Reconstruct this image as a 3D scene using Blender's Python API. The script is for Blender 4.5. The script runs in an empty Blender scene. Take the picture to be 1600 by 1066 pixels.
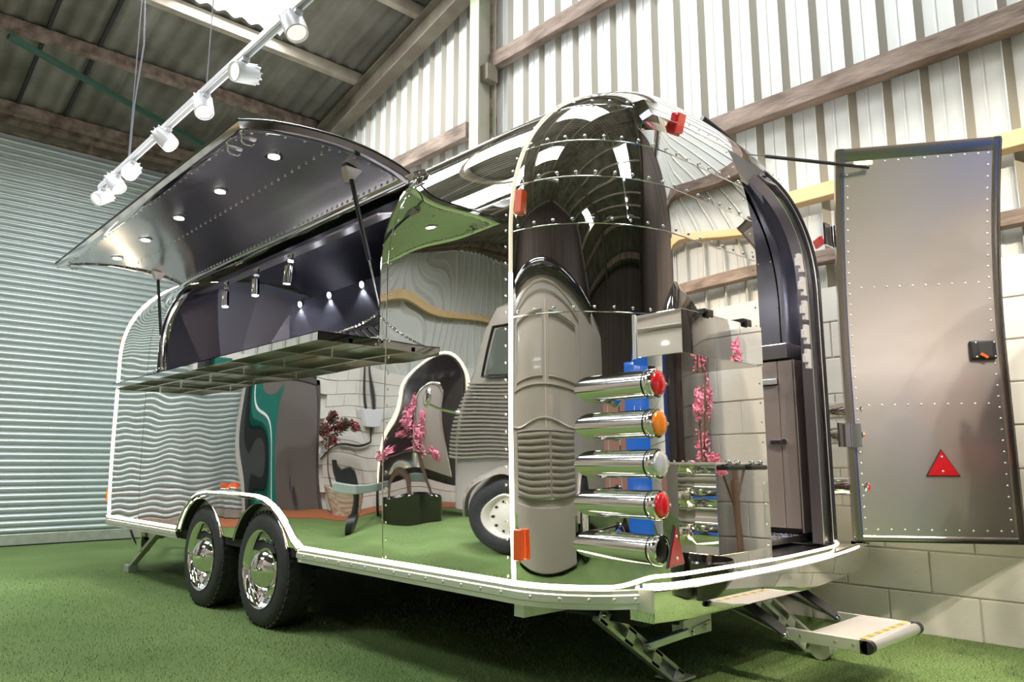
import bpy, math, random
from mathutils import Vector, Matrix
random.seed(7)
PI = math.pi
sin, cos = math.sin, math.cos
SC = bpy.context.scene
COL = SC.collection

# ------------------------------------------------------------------ camera, world, lights, exposure
FPX, HZ, VX = 1170.0, 727.0, -314.0
pitch = math.atan((HZ - 533) / FPX)
yaw = math.atan((800 - VX) * cos(pitch) / FPX)
cd = bpy.data.cameras.new('camera'); cam = bpy.data.objects.new('camera', cd); COL.objects.link(cam)
cd.sensor_width = 36; cd.lens = 36 * FPX / 1600; cd.clip_start = 0.02; cd.clip_end = 200
cam.location = (0, 0, .88)
fw = Vector((sin(yaw) * cos(pitch), cos(yaw) * cos(pitch), sin(pitch)))
cam.rotation_euler = fw.to_track_quat('-Z', 'Y').to_euler()
SC.camera = cam
w = bpy.data.worlds.new('sky'); SC.world = w; w.use_nodes = True
w.node_tree.nodes['Background'].inputs[0].default_value = (.86, .93, 1, 1)
w.node_tree.nodes['Background'].inputs[1].default_value = 1.4
SC.view_settings.view_transform = 'Standard'; SC.view_settings.look = 'None'
SC.view_settings.gamma = 1; SC.view_settings.use_curve_mapping = False
SC.view_settings.exposure = 0.3
SC.cycles.max_bounces = 12; SC.cycles.glossy_bounces = 10; SC.cycles.diffuse_bounces = 4
SC.cycles.sample_clamp_indirect = 6; SC.cycles.use_denoising = True
SC.cycles.caustics_reflective = True; SC.cycles.blur_glossy = 0.6

def area(name, loc, sx, sy, power, rot=(0, 0, 0), col=(1, 1, 1)):
    l = bpy.data.lights.new(name, 'AREA'); l.shape = 'RECTANGLE'; l.size = sx; l.size_y = sy; l.energy = power; l.color = col
    o = bpy.data.objects.new(name, l); COL.objects.link(o); o.location = loc; o.rotation_euler = rot
    return o
RS = .243                     # slope of the roof
def zroof(y): return 5.28 + RS * (7.77 - y) if y >= 0 else 5.28 + RS * (7.77 + y)
SKY = [(2.15, 3.25, 4.9, 7.1, 230), (2.15, 3.25, 1.4, 3.6, 170), (-1.2, -.1, 4.9, 7.1, 200), (-1.2, -.1, 1.4, 3.6, 110), (-4.5, -3.4, 4.9, 7.1, 200),
       (2.15, 3.25, -3.6, -1.4, 90), (-4.5, -3.4, -7.1, -4.9, 120)]
for (x0, x1, y0, y1, pw) in SKY:
    yc = (y0 + y1) / 2
    a = math.atan(RS) * (-1 if yc > 0 else 1)
    area('skylight_daylight', ((x0 + x1) / 2, yc, zroof(yc) - .07), x1 - x0 - .04, (y1 - y0) / cos(a) - .04, pw, (a, 0, 0), (.93, .97, 1))

# ------------------------------------------------------------------ materials
MATS = {}
def mat(name, col=(.5, .5, .5), rough=.5, metal=0, emit=None, es=0, noise=None, bump=None, trans=0, coat=0, stretch=None):
    """noise=(scale, colour2, lo, hi); bump=(scale, strength, distance)"""
    if name in MATS: return MATS[name]
    m = bpy.data.materials.new(name); m.use_nodes = True; nt = m.node_tree; b = nt.nodes['Principled BSDF']
    b.inputs['Base Color'].default_value = (*col, 1); b.inputs['Roughness'].default_value = rough; b.inputs['Metallic'].default_value = metal
    if coat: b.inputs['Coat Weight'].default_value = coat; b.inputs['Coat Roughness'].default_value = .05
    if trans: b.inputs['Transmission Weight'].default_value = trans
    if emit: b.inputs['Emission Color'].default_value = (*emit, 1); b.inputs['Emission Strength'].default_value = es
    if noise or bump:
        tc = nt.nodes.new('ShaderNodeTexCoord'); mp = nt.nodes.new('ShaderNodeMapping'); nt.links.new(tc.outputs['Object'], mp.inputs[0])
        if stretch: mp.inputs['Scale'].default_value = stretch
    if noise:
        n = nt.nodes.new('ShaderNodeTexNoise'); n.inputs['Scale'].default_value = noise[0]; n.inputs['Detail'].default_value = 6
        nt.links.new(mp.outputs[0], n.inputs['Vector'])
        r = nt.nodes.new('ShaderNodeValToRGB'); r.color_ramp.elements[0].position = noise[2]; r.color_ramp.elements[1].position = noise[3]
        r.color_ramp.elements[0].color = (*col, 1); r.color_ramp.elements[1].color = (*noise[1], 1)
        nt.links.new(n.outputs['Fac'], r.inputs[0]); nt.links.new(r.outputs[0], b.inputs['Base Color'])
    if bump:
        n2 = nt.nodes.new('ShaderNodeTexNoise'); n2.inputs['Scale'].default_value = bump[0]; n2.inputs['Detail'].default_value = 4
        nt.links.new(mp.outputs[0], n2.inputs['Vector'])
        bp = nt.nodes.new('ShaderNodeBump'); bp.inputs['Strength'].default_value = bump[1]; bp.inputs['Distance'].default_value = bump[2]
        nt.links.new(n2.outputs['Fac'], bp.inputs['Height']); nt.links.new(bp.outputs[0], b.inputs['Normal'])
    MATS[name] = m; return m
MIRROR = mat('polished_stainless', (.90, .885, .87), .015, 1)
CHROME = mat('chrome', (.9, .89, .88), .05, 1)
BRUSH = mat('brushed_steel', (.56, .52, .49), .30, 1, bump=(60, .08, .002), stretch=(1, 1, .04))
DOORM = mat('brushed_door_skin', (.86, .79, .75), .30, 1, bump=(2.6, .10, .03))
DARKB = mat('dark_brushed_steel', (.36, .355, .39), .24, 1, bump=(40, .06, .002), stretch=(1, 1, .06))
HATCHIN = mat('hatch_lining_steel', (.52, .51, .52), .2, 1, bump=(5, .04, .02))
SHELFU = mat('shelf_underside_steel', (.42, .44, .38), .2, 1)
ALU = mat('extruded_aluminium', (.86, .85, .82), .38, .85)
GALV = mat('zinc_plated_steel', (.78, .78, .74), .38, .8, noise=(14, (.64, .65, .60), .35, .7))
TREAD = mat('tread_plate', (.72, .70, .68), .25, 1)
BLACK = mat('black_plastic', (.015, .015, .016), .35)
RUBBER = mat('rubber', (.022, .022, .024), .6, noise=(30, (.035, .034, .034), .4, .7))
UNDER = mat('underbody_black', (.02, .02, .02), .7)
LEDM = mat('led_strip', (1, .93, .8), .5, emit=(1, .83, .54), es=10)
LEDLO = mat('led_strip_upper', (.8, .74, .62), .4, emit=(1, .86, .62), es=.55)
LAMPW = mat('lamp_white', (1, 1, 1), .5, emit=(1, .96, .9), es=14)
LAMPB = mat('cool_downlight', (1, 1, 1), .5, emit=(.85, .88, 1), es=22)
WHITEP = mat('white_painted_metal', (.76, .76, .78), .35)
RED = mat('red_lens', (.62, .012, .015), .18, coat=1, bump=(90, .25, .002))
REDD = mat('red_reflector', (.42, .006, .012), .25, coat=.6, bump=(120, .2, .002))
AMBER = mat('amber_lens', (.85, .24, .01), .18, coat=1, bump=(90, .25, .002))
ORANGE = mat('orange_marker_lens', (.85, .11, .015), .25, coat=.8, bump=(90, .25, .002))
CLEAR = mat('clear_lens', (.75, .76, .78), .12, .4, coat=1, bump=(110, .5, .003))
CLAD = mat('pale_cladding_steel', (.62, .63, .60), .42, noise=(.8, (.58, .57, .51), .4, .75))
RIBM = mat('cladding_rib_side', (.30, .275, .215), .5)  # darker tone for one sloping side of each rib
BLOCK = mat('painted_block', (.80, .765, .70), .75, noise=(3.5, (.73, .69, .62), .45, .8), bump=(26, .3, .006))
MORTAR = mat('painted_mortar', (.72, .68, .61), .85)
TIMB = mat('old_timber', (.115, .08, .058), .85, noise=(9, (.30, .225, .18), .36, .68), bump=(22, .7, .02), stretch=(1, .3, 1))
TIMBN = mat('new_timber', (.72, .52, .27), .65, noise=(5, (.62, .42, .20), .4, .7), bump=(18, .2, .006), stretch=(1, .2, 1))
PURL = mat('concrete_purlin', (.36, .32, .25), .85, noise=(4, (.26, .22, .17), .4, .7), bump=(20, .3, .01))
ROOFM = mat('fibre_cement_roof', (.21, .20, .165), .9, noise=(1.6, (.10, .09, .07), .35, .7), bump=(14, .4, .01))
STEELB = mat('painted_steel_beam', (.125, .10, .072), .6, noise=(3, (.20, .18, .13), .4, .65))
POSTM = mat('weathered_post_paint', (.34, .32, .25), .65, noise=(2.2, (.16, .22, .10), .5, .72))
GREENW = mat('green_painted_steel', (.03, .09, .06), .5)
SHUT = mat('galvanised_slat', (.58, .645, .64), .36, .35, noise=(2.5, (.52, .575, .57), .3, .7))
TAUPE = mat('taupe_gloss_paint', (.33, .295, .25), .22, coat=.7)
TAUPED = mat('taupe_door_paint', (.17, .145, .13), .5)
BLKG = mat('black_gloss_paint', (.012, .010, .010), .12, coat=1)
GLASSM = mat('dark_window_glass', (.12, .13, .11), .05, coat=1)
BLUE = mat('blue_paint', (.01, .12, .55), .25, coat=.6)
LEAFG = mat('dark_green_leaf', (.02, .06, .02), .5)
LEAFR = mat('dark_red_leaf', (.20, .015, .02), .5)
PINK = mat('pink_petal', (.85, .25, .38), .6)
BARK = mat('brown_bark', (.12, .07, .045), .8)
WICK = mat('cream_wicker', (.62, .52, .38), .8, noise=(30, (.35, .27, .18), .4, .6))
TILEO = mat('terracotta_edge', (.42, .13, .05), .7)
TEAL = mat('teal_paint', (.01, .13, .10), .35, coat=.5)
WHITEW = mat('white_wall_paint', (.78, .75, .70), .7)
AWN = mat('green_awning', (.12, .25, .08), .7)
CABLE = mat('grey_cable', (.18, .18, .2), .5)
YEL = mat('hazard_yellow', (.6, .38, .03), .5)
GRASS = None
def grass_material():
    m = bpy.data.materials.new('artificial_turf'); m.use_nodes = True; nt = m.node_tree; b = nt.nodes['Principled BSDF']
    tc = nt.nodes.new('ShaderNodeTexCoord')
    def noise(s, d=5):
        n = nt.nodes.new('ShaderNodeTexNoise'); n.inputs['Scale'].default_value = s; n.inputs['Detail'].default_value = d
        nt.links.new(tc.outputs['Object'], n.inputs['Vector']); return n
    def ramp(src, p0, c0, p1, c1):
        r = nt.nodes.new('ShaderNodeValToRGB'); e = r.color_ramp.elements; e[0].position = p0; e[1].position = p1; e[0].color = (*c0, 1); e[1].color = (*c1, 1)
        nt.links.new(src.outputs['Fac'], r.inputs[0]); return r
    big = ramp(noise(1.3), .3, (.15, .235, .085), .7, (.215, .305, .125))
    fine = ramp(noise(110, 4), .35, (.38, .44, .30), .66, (1.35, 1.3, 1.2))
    mx = nt.nodes.new('ShaderNodeMix'); mx.data_type = 'RGBA'; mx.blend_type = 'MULTIPLY'; mx.inputs['Factor'].default_value = 1
    nt.links.new(big.outputs[0], mx.inputs['A']); nt.links.new(fine.outputs[0], mx.inputs['B']); nt.links.new(mx.outputs['Result'], b.inputs['Base Color'])
    b.inputs['Roughness'].default_value = .85; b.inputs['Specular IOR Level'].default_value = .2
    bp = nt.nodes.new('ShaderNodeBump'); bp.inputs['Strength'].default_value = .8; bp.inputs['Distance'].default_value = .012
    nt.links.new(noise(140, 3).outputs['Fac'], bp.inputs['Height']); nt.links.new(bp.outputs[0], b.inputs['Normal'])
    return m
GRASS = grass_material()

# ------------------------------------------------------------------ mesh helpers
class MB:
    def __init__(s): s.v = []; s.f = []; s.mi = []; s.cur = 0
    def add(s, vs, fs):
        k = len(s.v); s.v += [tuple(p) for p in vs]; s.f += [tuple(i + k for i in f) for f in fs]; s.mi += [s.cur] * len(fs); return s
    def box(s, x0, x1, y0, y1, z0, z1):
        v = [(x, y, z) for x in (x0, x1) for y in (y0, y1) for z in (z0, z1)]
        return s.add(v, [(0, 1, 3, 2), (4, 6, 7, 5), (0, 4, 5, 1), (2, 3, 7, 6), (0, 2, 6, 4), (1, 5, 7, 3)])
    def obox(s, c, ax, half):
        c = Vector(c); a = [Vector(q).normalized() * h for q, h in zip(ax, half)]
        v = [c + a[0] * i + a[1] * j + a[2] * k for i in (-1, 1) for j in (-1, 1) for k in (-1, 1)]
        return s.add(v, [(0, 1, 3, 2), (4, 6, 7, 5), (0, 4, 5, 1), (2, 3, 7, 6), (0, 2, 6, 4), (1, 5, 7, 3)])
    def bar(s, p0, p1, wd, h, up=(0, 0, 1)):
        p0, p1 = Vector(p0), Vector(p1); d = (p1 - p0); sd = d.cross(Vector(up)).normalized(); u = sd.cross(d).normalized()
        return s.obox((p0 + p1) / 2, (d, sd, u), (d.length / 2, wd / 2, h / 2))
    def cyl(s, p0, p1, r0, r1=None, n=16, caps=True):
        p0, p1 = Vector(p0), Vector(p1); r1 = r0 if r1 is None else r1; d = (p1 - p0).normalized()
        a = d.orthogonal().normalized(); b = d.cross(a)
        v = []
        for p, r in ((p0, r0), (p1, r1)):
            for i in range(n): t = 2 * PI * i / n; v.append(p + a * (r * cos(t)) + b * (r * sin(t)))
        f = [(i, (i + 1) % n, n + (i + 1) % n, n + i) for i in range(n)]
        if caps: f += [tuple(range(n - 1, -1, -1)), tuple(range(n, 2 * n))]
        return s.add(v, f)
    def tube(s, pts, r, n=8, closed=False):
        pts = [Vector(p) for p in pts]; m = len(pts); v = []; a = None
        for i, p in enumerate(pts):
            if closed: d = pts[(i + 1) % m] - pts[i - 1]
            else: d = pts[min(i + 1, m - 1)] - pts[max(i - 1, 0)]
            d.normalize()
            a = d.orthogonal().normalized() if a is None else (a - d * a.dot(d)).normalized()
            b = d.cross(a)
            for k in range(n): t = 2 * PI * k / n; v.append(p + a * (r * cos(t)) + b * (r * sin(t)))
        f = []
        for i in range(m if closed else m - 1):
            j = (i + 1) % m
            for k in range(n): f.append((i * n + k, i * n + (k + 1) % n, j * n + (k + 1) % n, j * n + k))
        if not closed: f += [tuple(range(n - 1, -1, -1)), tuple(range((m - 1) * n, m * n))]
        return s.add(v, f)
    def lathe(s, prof, o, ax, n=32):
        """prof = [(radius, height along axis)]"""
        o = Vector(o); d = Vector(ax).normalized(); a = d.orthogonal().normalized(); b = d.cross(a); v = []
        for r, h in prof:
            for k in range(n): t = 2 * PI * k / n; v.append(o + d * h + a * (r * cos(t)) + b * (r * sin(t)))
        f = [(i * n + k, i * n + (k + 1) % n, (i + 1) * n + (k + 1) % n, (i + 1) * n + k) for i in range(len(prof) - 1) for k in range(n)]
        return s.add(v, f)
    def grid(s, fn, nu, nv):
        v = [fn(i / nu, j / nv) for i in range(nu + 1) for j in range(nv + 1)]
        f = [(i * (nv + 1) + j, (i + 1) * (nv + 1) + j, (i + 1) * (nv + 1) + j + 1, i * (nv + 1) + j + 1) for i in range(nu) for j in range(nv)]
        return s.add(v, f)
    def rows(s, rows, flip=False):
        m = len(rows[0]); v = [p for r in rows for p in r]; f = []
        for i in range(len(rows) - 1):
            for j in range(m - 1):
                q = (i * m + j, i * m + j + 1, (i + 1) * m + j + 1, (i + 1) * m + j)
                f.append(q[::-1] if flip else q)
        return s.add(v, f)
    def prism(s, poly, off):
        off = Vector(off); p = [Vector(q) for q in poly]; n = len(p)
        return s.add(p + [q + off for q in p], [tuple(range(n)), tuple(range(2 * n - 1, n - 1, -1))] + [(i, n + i, n + (i + 1) % n, (i + 1) % n) for i in range(n)])
    def rivet(s, c, nrm, r=.006, h=.0035, n=7):
        c = Vector(c); d = Vector(nrm).normalized(); a = d.orthogonal().normalized(); b = d.cross(a); v = []
        for rr, hh in ((1, 0), (.92, .5), (.55, .9)):
            for k in range(n): t = 2 * PI * k / n; v.append(c + d * (h * hh) + a * (r * rr * cos(t)) + b * (r * rr * sin(t)))
        v.append(c + d * h)
        f = [(i * n + k, i * n + (k + 1) % n, (i + 1) * n + (k + 1) % n, (i + 1) * n + k) for i in range(2) for k in range(n)]
        f += [(2 * n + k, 2 * n + (k + 1) % n, 3 * n) for k in range(n)]
        return s.add(v, f)
    def ball(s, c, r, nu=12, nv=8, sc=(1, 1, 1)):
        v = []; c = Vector(c)
        for j in range(nv + 1):
            th = PI * j / nv
            for i in range(nu):
                ph = 2 * PI * i / nu
                v.append(c + Vector((r * sc[0] * sin(th) * cos(ph), r * sc[1] * sin(th) * sin(ph), r * sc[2] * cos(th))))
        f = [(j * nu + i, j * nu + (i + 1) % nu, (j + 1) * nu + (i + 1) % nu, (j + 1) * nu + i) for j in range(nv) for i in range(nu)]
        return s.add(v, f)

def obj(name, mb, m, parent=None, smooth=0, bev=0, kind=None, label=None, cat=None, group=None, recalc=True, weld=True):
    me = bpy.data.meshes.new(name); me.from_pydata(mb.v, [], mb.f)
    ms = m if isinstance(m, (list, tuple)) else [m]
    for q in ms: me.materials.append(q)
    if len(ms) > 1: me.polygons.foreach_set('material_index', mb.mi)
    if recalc or weld:
        import bmesh
        bm = bmesh.new(); bm.from_mesh(me)
        if weld: bmesh.ops.remove_doubles(bm, verts=bm.verts, dist=1e-5)
        if recalc: bmesh.ops.recalc_face_normals(bm, faces=bm.faces)
        bm.to_mesh(me); bm.free()
    if smooth:
        me.polygons.foreach_set('use_smooth', [True] * len(me.polygons))
        if smooth < 180: me.set_sharp_from_angle(angle=math.radians(smooth))
    me.update()
    o = bpy.data.objects.new(name, me); COL.objects.link(o)
    if parent: o.parent = parent
    if bev:
        b = o.modifiers.new('bevel', 'BEVEL'); b.width = bev; b.segments = 2; b.limit_method = 'ANGLE'
    if kind: o['kind'] = kind
    tag(o, label, cat, group)
    return o
def tag(o, label=None, cat=None, group=None):
    if label: o['label'] = label
    if cat: o['category'] = cat
    if group: o['group'] = group
    return o
def thing(name, label, cat, loc=(0, 0, 0), group=None):
    o = bpy.data.objects.new(name, None); COL.objects.link(o); o.location = loc; o.empty_display_size = .1
    return tag(o, label, cat, group)
def inst(name, me, parent, loc, rz=0, sc=None):
    o = bpy.data.objects.new(name, me); COL.objects.link(o); o.parent = parent; o.location = loc; o.rotation_euler = (0, 0, rz)
    if sc: o.scale = sc
    return o

# ================================================================== THE BARN
GX, SY = 4.43, 9.93           # gable wall plane, shutter wall plane
XL, YF = -7.0, -9.9
# floor
fl = obj('floor', MB().box(XL, GX + .2, YF, SY + .1, -.08, 0), GRASS, kind='structure')
gb = MB(); rg = random.Random(11)
for i in range(95000):
    d_ = 1.0 + 6.5 * rg.random() ** 1.7; an = math.radians(rg.uniform(5, 82)); x = d_ * sin(an); y = d_ * cos(an)
    if x > GX - .02: continue
    h = rg.uniform(.008, .018); a = rg.uniform(0, 6.28); wd = .0016; dx, dy = cos(a) * wd, sin(a) * wd; lx, ly = rg.gauss(0, .006), rg.gauss(0, .006)
    k = len(gb.v); gb.v += [(x - dx, y - dy, 0), (x + dx, y + dy, 0), (x + lx, y + ly, h)]; gb.f.append((k, k + 1, k + 2))
gb.mi = [0] * len(gb.f)
obj('turf_pile', gb, mat('turf_blade', (.20, .31, .11), .6), fl, kind='stuff', recalc=False, weld=False)
obj('floor_edge_strip', MB().box(-6.8, 1.0, 8.9, 9.82, 0, .012), TILEO, fl, label='terracotta strip of flooring along the wall')

# gable wall: blocks below, ribbed cladding above
wg = obj('wall_right', MB().box(GX + .012, GX + .12, YF, SY, 0, 1.945).box(GX + .1, GX + .16, YF, SY, 1.9, 5.0), MORTAR, kind='structure')
bme = None
BL, BH = .44, .217
def block_mesh():
    mb = MB(); mb.box(0, .09, .004, BL - .004, .004, BH - .004)
    o = obj('concrete_block', mb, BLOCK, wg, bev=.004)
    return o
b0 = block_mesh(); b0.location = (GX, -20, 0)
cnt = 0
for r in range(9):
    y = 3.9 - (BL / 2 if r % 2 else 0)
    z = r * BH - .005
    while y > -6.2:
        if cnt == 0: b0.location = (GX + random.uniform(-.003, .003), y, z)
        else:
            c = b0.copy(); COL.objects.link(c); c.parent = wg; c.location = (GX + random.uniform(-.003, .003), y, z)
        y -= BL; cnt += 1
obj('block_courses', MB().box(GX + .002, GX + .1, 4.35, SY, 0, 1.95).box(GX + .002, GX + .1, YF, -6.2, 0, 1.95), BLOCK, wg, kind='stuff')
# cladding sheets: trapezoid ribs every .2 m, one sheet covers 1.0 m
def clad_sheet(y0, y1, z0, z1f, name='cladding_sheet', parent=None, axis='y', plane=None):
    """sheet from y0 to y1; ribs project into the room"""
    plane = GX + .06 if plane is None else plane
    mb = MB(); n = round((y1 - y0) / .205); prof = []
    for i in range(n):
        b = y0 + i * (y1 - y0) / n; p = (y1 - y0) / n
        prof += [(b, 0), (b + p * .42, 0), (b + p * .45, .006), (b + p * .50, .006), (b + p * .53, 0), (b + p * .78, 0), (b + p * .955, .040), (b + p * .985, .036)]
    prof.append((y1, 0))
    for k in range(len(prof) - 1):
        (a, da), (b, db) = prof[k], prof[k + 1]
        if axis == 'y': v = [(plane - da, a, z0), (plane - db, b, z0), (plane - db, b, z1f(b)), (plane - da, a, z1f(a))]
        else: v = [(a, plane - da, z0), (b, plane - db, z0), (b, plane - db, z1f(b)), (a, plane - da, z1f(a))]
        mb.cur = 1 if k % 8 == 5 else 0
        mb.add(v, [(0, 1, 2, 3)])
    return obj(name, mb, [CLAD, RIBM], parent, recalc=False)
y = SY
while y > -.2:
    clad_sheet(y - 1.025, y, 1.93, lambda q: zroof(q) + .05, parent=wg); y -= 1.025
yd = y
SHADEW = mat('dark_barn_shade', (.055, .04, .03), .8, noise=(4, (.09, .065, .05), .4, .7), stretch=(1, 1, .2))  # gloom of the unlit barn put into the colour as dark brown
while y > YF + .2:
    obj('shadow_panel', MB().box(GX + .01, GX + .05, y - .60, y - .006, 1.96, zroof(y)), SHADEW, wg); y -= .6  # added out of view so the end cap mirrors a shadowed barn
# timber rails on the gable
def rail(x, y0, y1, z, dep, h, m, lab):
    obj('timber_rail', MB().box(x - dep, x, y0, y1, z, z + h), m, wg, bev=.006, label=lab)
XR = GX + .02
rail(XR, -.3, 4.97, 4.60, .09, .15, TIMB, 'old brown timber rail high on the cladding')
rail(XR, 5.3, 9.8, 4.03, .09, .16, TIMB, 'old brown timber rail left of the steel post')
rail(XR, -.3, 4.6, 3.13, .10, .13, TIMB, 'old brown timber rail crossing the middle of the cladding')
rail(XR, -.3, 4.6, 2.49, .10, .09, TIMBN, 'new pale timber rail above the blockwork')
rail(XR, -.3, 4.6, 2.09, .08, .08, TIMB, 'old timber rail just above the blockwork')
# steel post and rafters
def ibeam(p0, p1, wd, h, m, name, parent, up=(0, 0, 1), t=.012):
    p0, p1 = Vector(p0), Vector(p1); d = (p1 - p0).normalized(); sd = d.cross(Vector(up)).normalized(); u = sd.cross(d).normalized()
    mb = MB(); c = (p0 + p1) / 2; L = (p1 - p0).length / 2
    mb.obox(c, (d, sd, u), (L, t / 2, h / 2))
    for s_ in (-1, 1): mb.obox(c + u * (s_ * (h / 2 - t / 2)), (d, sd, u), (L, wd / 2, t / 2 + .003))
    return obj(name, mb, m, parent, bev=.002)
ibeam((GX - .12, 4.99, 0), (GX - .12, 4.99, zroof(5.0) - .2), .13, .22, POSTM, 'steel_post', wg, up=(1, 0, 0))
obj('angle_cleat', MB().box(GX - .16, GX - .03, 4.88, 4.99, 4.44, 4.60), STEELB, wg)
obj('timber_stud', MB().box(GX - .04, GX + .03, 4.955, 5.0, 1.95, 5.9), TIMB, wg)

# shutter wall
ws = MB(); ws.box(-.45, GX + .1, SY + .02, SY + .3, 4.66, zroof(SY) + .1); ws.box(XL, -.45, SY + .09, SY + .3, 0, zroof(SY) + .1); ws.box(-.62, -.42, SY - .12, SY + .09, 0, 4.66)
wb = obj('wall_back', ws, WHITEW, kind='structure')
b2 = None
def row_blocks(parent, y, x0, x1, zt, facing):
    first = None; r = 0
    while (r + 1) * BH < zt + .02:
        x = x0 - (BL / 2 if r % 2 else 0)
        while x < x1:
            if not (-1.72 < x + BL / 2 < -.5 and r < 10):
                if first is None:
                    mb = MB(); mb.box(.004, BL - .004, 0, .09, .004, BH - .004); first = obj('concrete_block', mb, BLOCK, parent, bev=.004); first.location = (x, y, r * BH)
                else:
                    c = first.copy(); COL.objects.link(c); c.parent = parent; c.location = (x, y + random.uniform(-.003, .003), r * BH)
            x += BL
        r += 1
row_blocks(wb, SY, -6.6, -.7, 2.39, 1)
x = -.7
while x > XL + 1:
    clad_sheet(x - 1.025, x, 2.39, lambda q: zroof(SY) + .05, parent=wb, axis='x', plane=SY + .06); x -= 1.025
obj('timber_rail', MB().box(-6.9, -.6, SY - .09, SY + .02, 3.42, 3.54), TIMBN, wb, bev=.005, label='pale timber rail on the cladding')
obj('lintel_board', MB().box(-.45, GX, SY - .05, SY + .03, 4.66, 4.9), TIMB, wb, bev=.01, label='dark timber board above the roller shutter')
for i in range(7):
    obj('vent_block', MB().box(1.2 + i * .5, 1.62 + i * .5, SY - .06, SY - .045, 4.68, 4.84), STEELB, wb)
# roller shutter
sh = obj('door_1', MB().box(-.45, GX - .05, SY + .03, SY + .05, 0, 4.66), SHUT, kind='structure')
SP = .0747
mb = MB(); prof = []
for k in range(9):
    a = -PI / 2 + PI * k / 8 * 1.0
    prof.append((-.034 * cos(a), .5 * SP * .80 * sin(a)))
prof = [(0, -SP * .5)] + prof + [(0, SP * .5)]
rowsv = [[(-.45, SY + p[0], p[1]), (GX - .06, SY + p[0], p[1])] for p in prof]
mb.rows(rowsv)
s0 = obj('shutter_slat', mb, SHUT, sh, smooth=50)
s0.location = (0, 0, .17)
for i in range(1, 60):
    c = s0.copy(); COL.objects.link(c); c.parent = sh; c.location = (0, random.uniform(-.0015, .0015), .17 + i * SP)
obj('bottom_bar', MB().box(-.45, GX - .06, SY - .015, SY + .02, .012, .13), GALV, sh, bev=.004, label='flat grey bottom bar')
obj('rubber_seal', MB().box(-.45, GX - .06, SY - .02, SY + .02, 0, .014), BLACK, sh)
obj('guide_channel', MB().box(-.52, -.40, SY - .06, SY + .02, 0, 4.66), GALV, sh)

# brown door with handle, in the wall left of the shutter (seen only in the trailer's reflections)
dr = obj('door_2', MB().box(-1.50, -.72, SY - .03, SY + .02, 0, 2.06), TAUPED, kind='structure', bev=.004)
obj('door_frame', MB().box(-1.57, -1.50, SY - .05, SY + .06, 0, 2.13).box(-.72, -.66, SY - .05, SY + .06, 0, 2.13).box(-1.57, -.66, SY - .05, SY + .06, 2.06, 2.13), mat('door_frame_paint', (.10, .085, .08), .5), dr)
hd = obj('door_handle', MB().box(-.80, -.76, SY - .045, SY - .03, .93, 1.14).cyl((-.78, SY - .04, 1.06), (-.78, SY - .10, 1.06), .01, n=8).cyl((-.78, SY - .095, 1.06), (-.90, SY - .095, 1.06), .009, n=8), CHROME, dr)
# remaining walls
clm = MB(); clm.box(XL - .1, XL, YF, SY + .3, 0, 7.3)
wl = obj('wall_left', clm, SHADEW, kind='structure')
wf = obj('wall_front', MB().box(XL, GX + .2, YF - .1, YF, 0, 5.0), SHADEW, kind='structure')
row_blocks(wf, YF - .05, XL, GX - .3, 2.6, 1)
for i in range(3): obj('door_tint_panel', MB().box(-5.2 + i * 2.4, -3.0 + i * 2.4, YF + .04, YF + .07, .1, 2.3), mat('salmon_reflector', (.75, .36, .28), .6), wf, bev=.01)  # added salmon panels, out of view, for the peach reflection in the open door
# roof: corrugated sheets between purlins, on both slopes
rf = obj('ceiling', MB().box(XL, GX + .2, -.15, .15, zroof(0) + .02, zroof(0) + .08), ROOFM, kind='structure')
PY = [9.45, 8.17, 7.17, 5.98, 4.85, 3.7, 2.55, 1.4, .25]
PIT = .177
def roof_sheet(x0, x1, y0, y1, sg):
    n = int(round((x1 - x0) / PIT * 6)); rws = []
    for k in range(n + 1):
        x = x0 + (x1 - x0) * k / n; dz = .022 * cos(2 * PI * x / PIT)
        rws.append([(x, y0 * sg, zroof(y0) + dz), (x, y1 * sg, zroof(y1) + dz + .006)])
    return obj('roof_sheet', MB().rows(rws), ROOFM, rf, smooth=60, recalc=False)
xs = [XL + .1]
for s in sorted(set([q[0] for q in SKY] + [q[1] for q in SKY])): xs.append(s)
xs.append(GX + .1)
edges = sorted(set(xs))
full = []
for a, b in zip(edges[:-1], edges[1:]):
    n = max(1, round((b - a) / 1.1))
    for k in range(n): full.append((a + (b - a) * k / n, a + (b - a) * (k + 1) / n))
YB = [.0, 1.4, 3.6, 4.9, 6.05, 7.1, 8.3, 9.98]
for sg in (1, -1):
    for (a, b) in full:
        for y0, y1 in zip(YB[:-1], YB[1:]):
            ya = max(0, y0 - .12) if not any(q[0] - .01 <= a and b <= q[1] + .01 for q in SKY) else y0
            skip = False
            for (x0, x1, q0, q1, _p) in SKY:
                lo, hi = (q0, q1) if q0 > 0 else (-q1, -q0)
                if (q0 > 0) == (sg > 0) and x0 - .01 <= a and b <= x1 + .01 and y0 >= lo - .01 and y1 <= hi + .01: skip = True
            if not skip: roof_sheet(a, b, ya, y1, sg)
for sg in (1, -1):
    for i, py in enumerate(PY):
        zb = zroof(py) - .155
        obj('purlin', MB().box(XL, GX + .05, sg * py - .04, sg * py + .05, zb, zb + .13), TIMB if i in (0, 1, 8) else PURL, rf, bev=.008)
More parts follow.
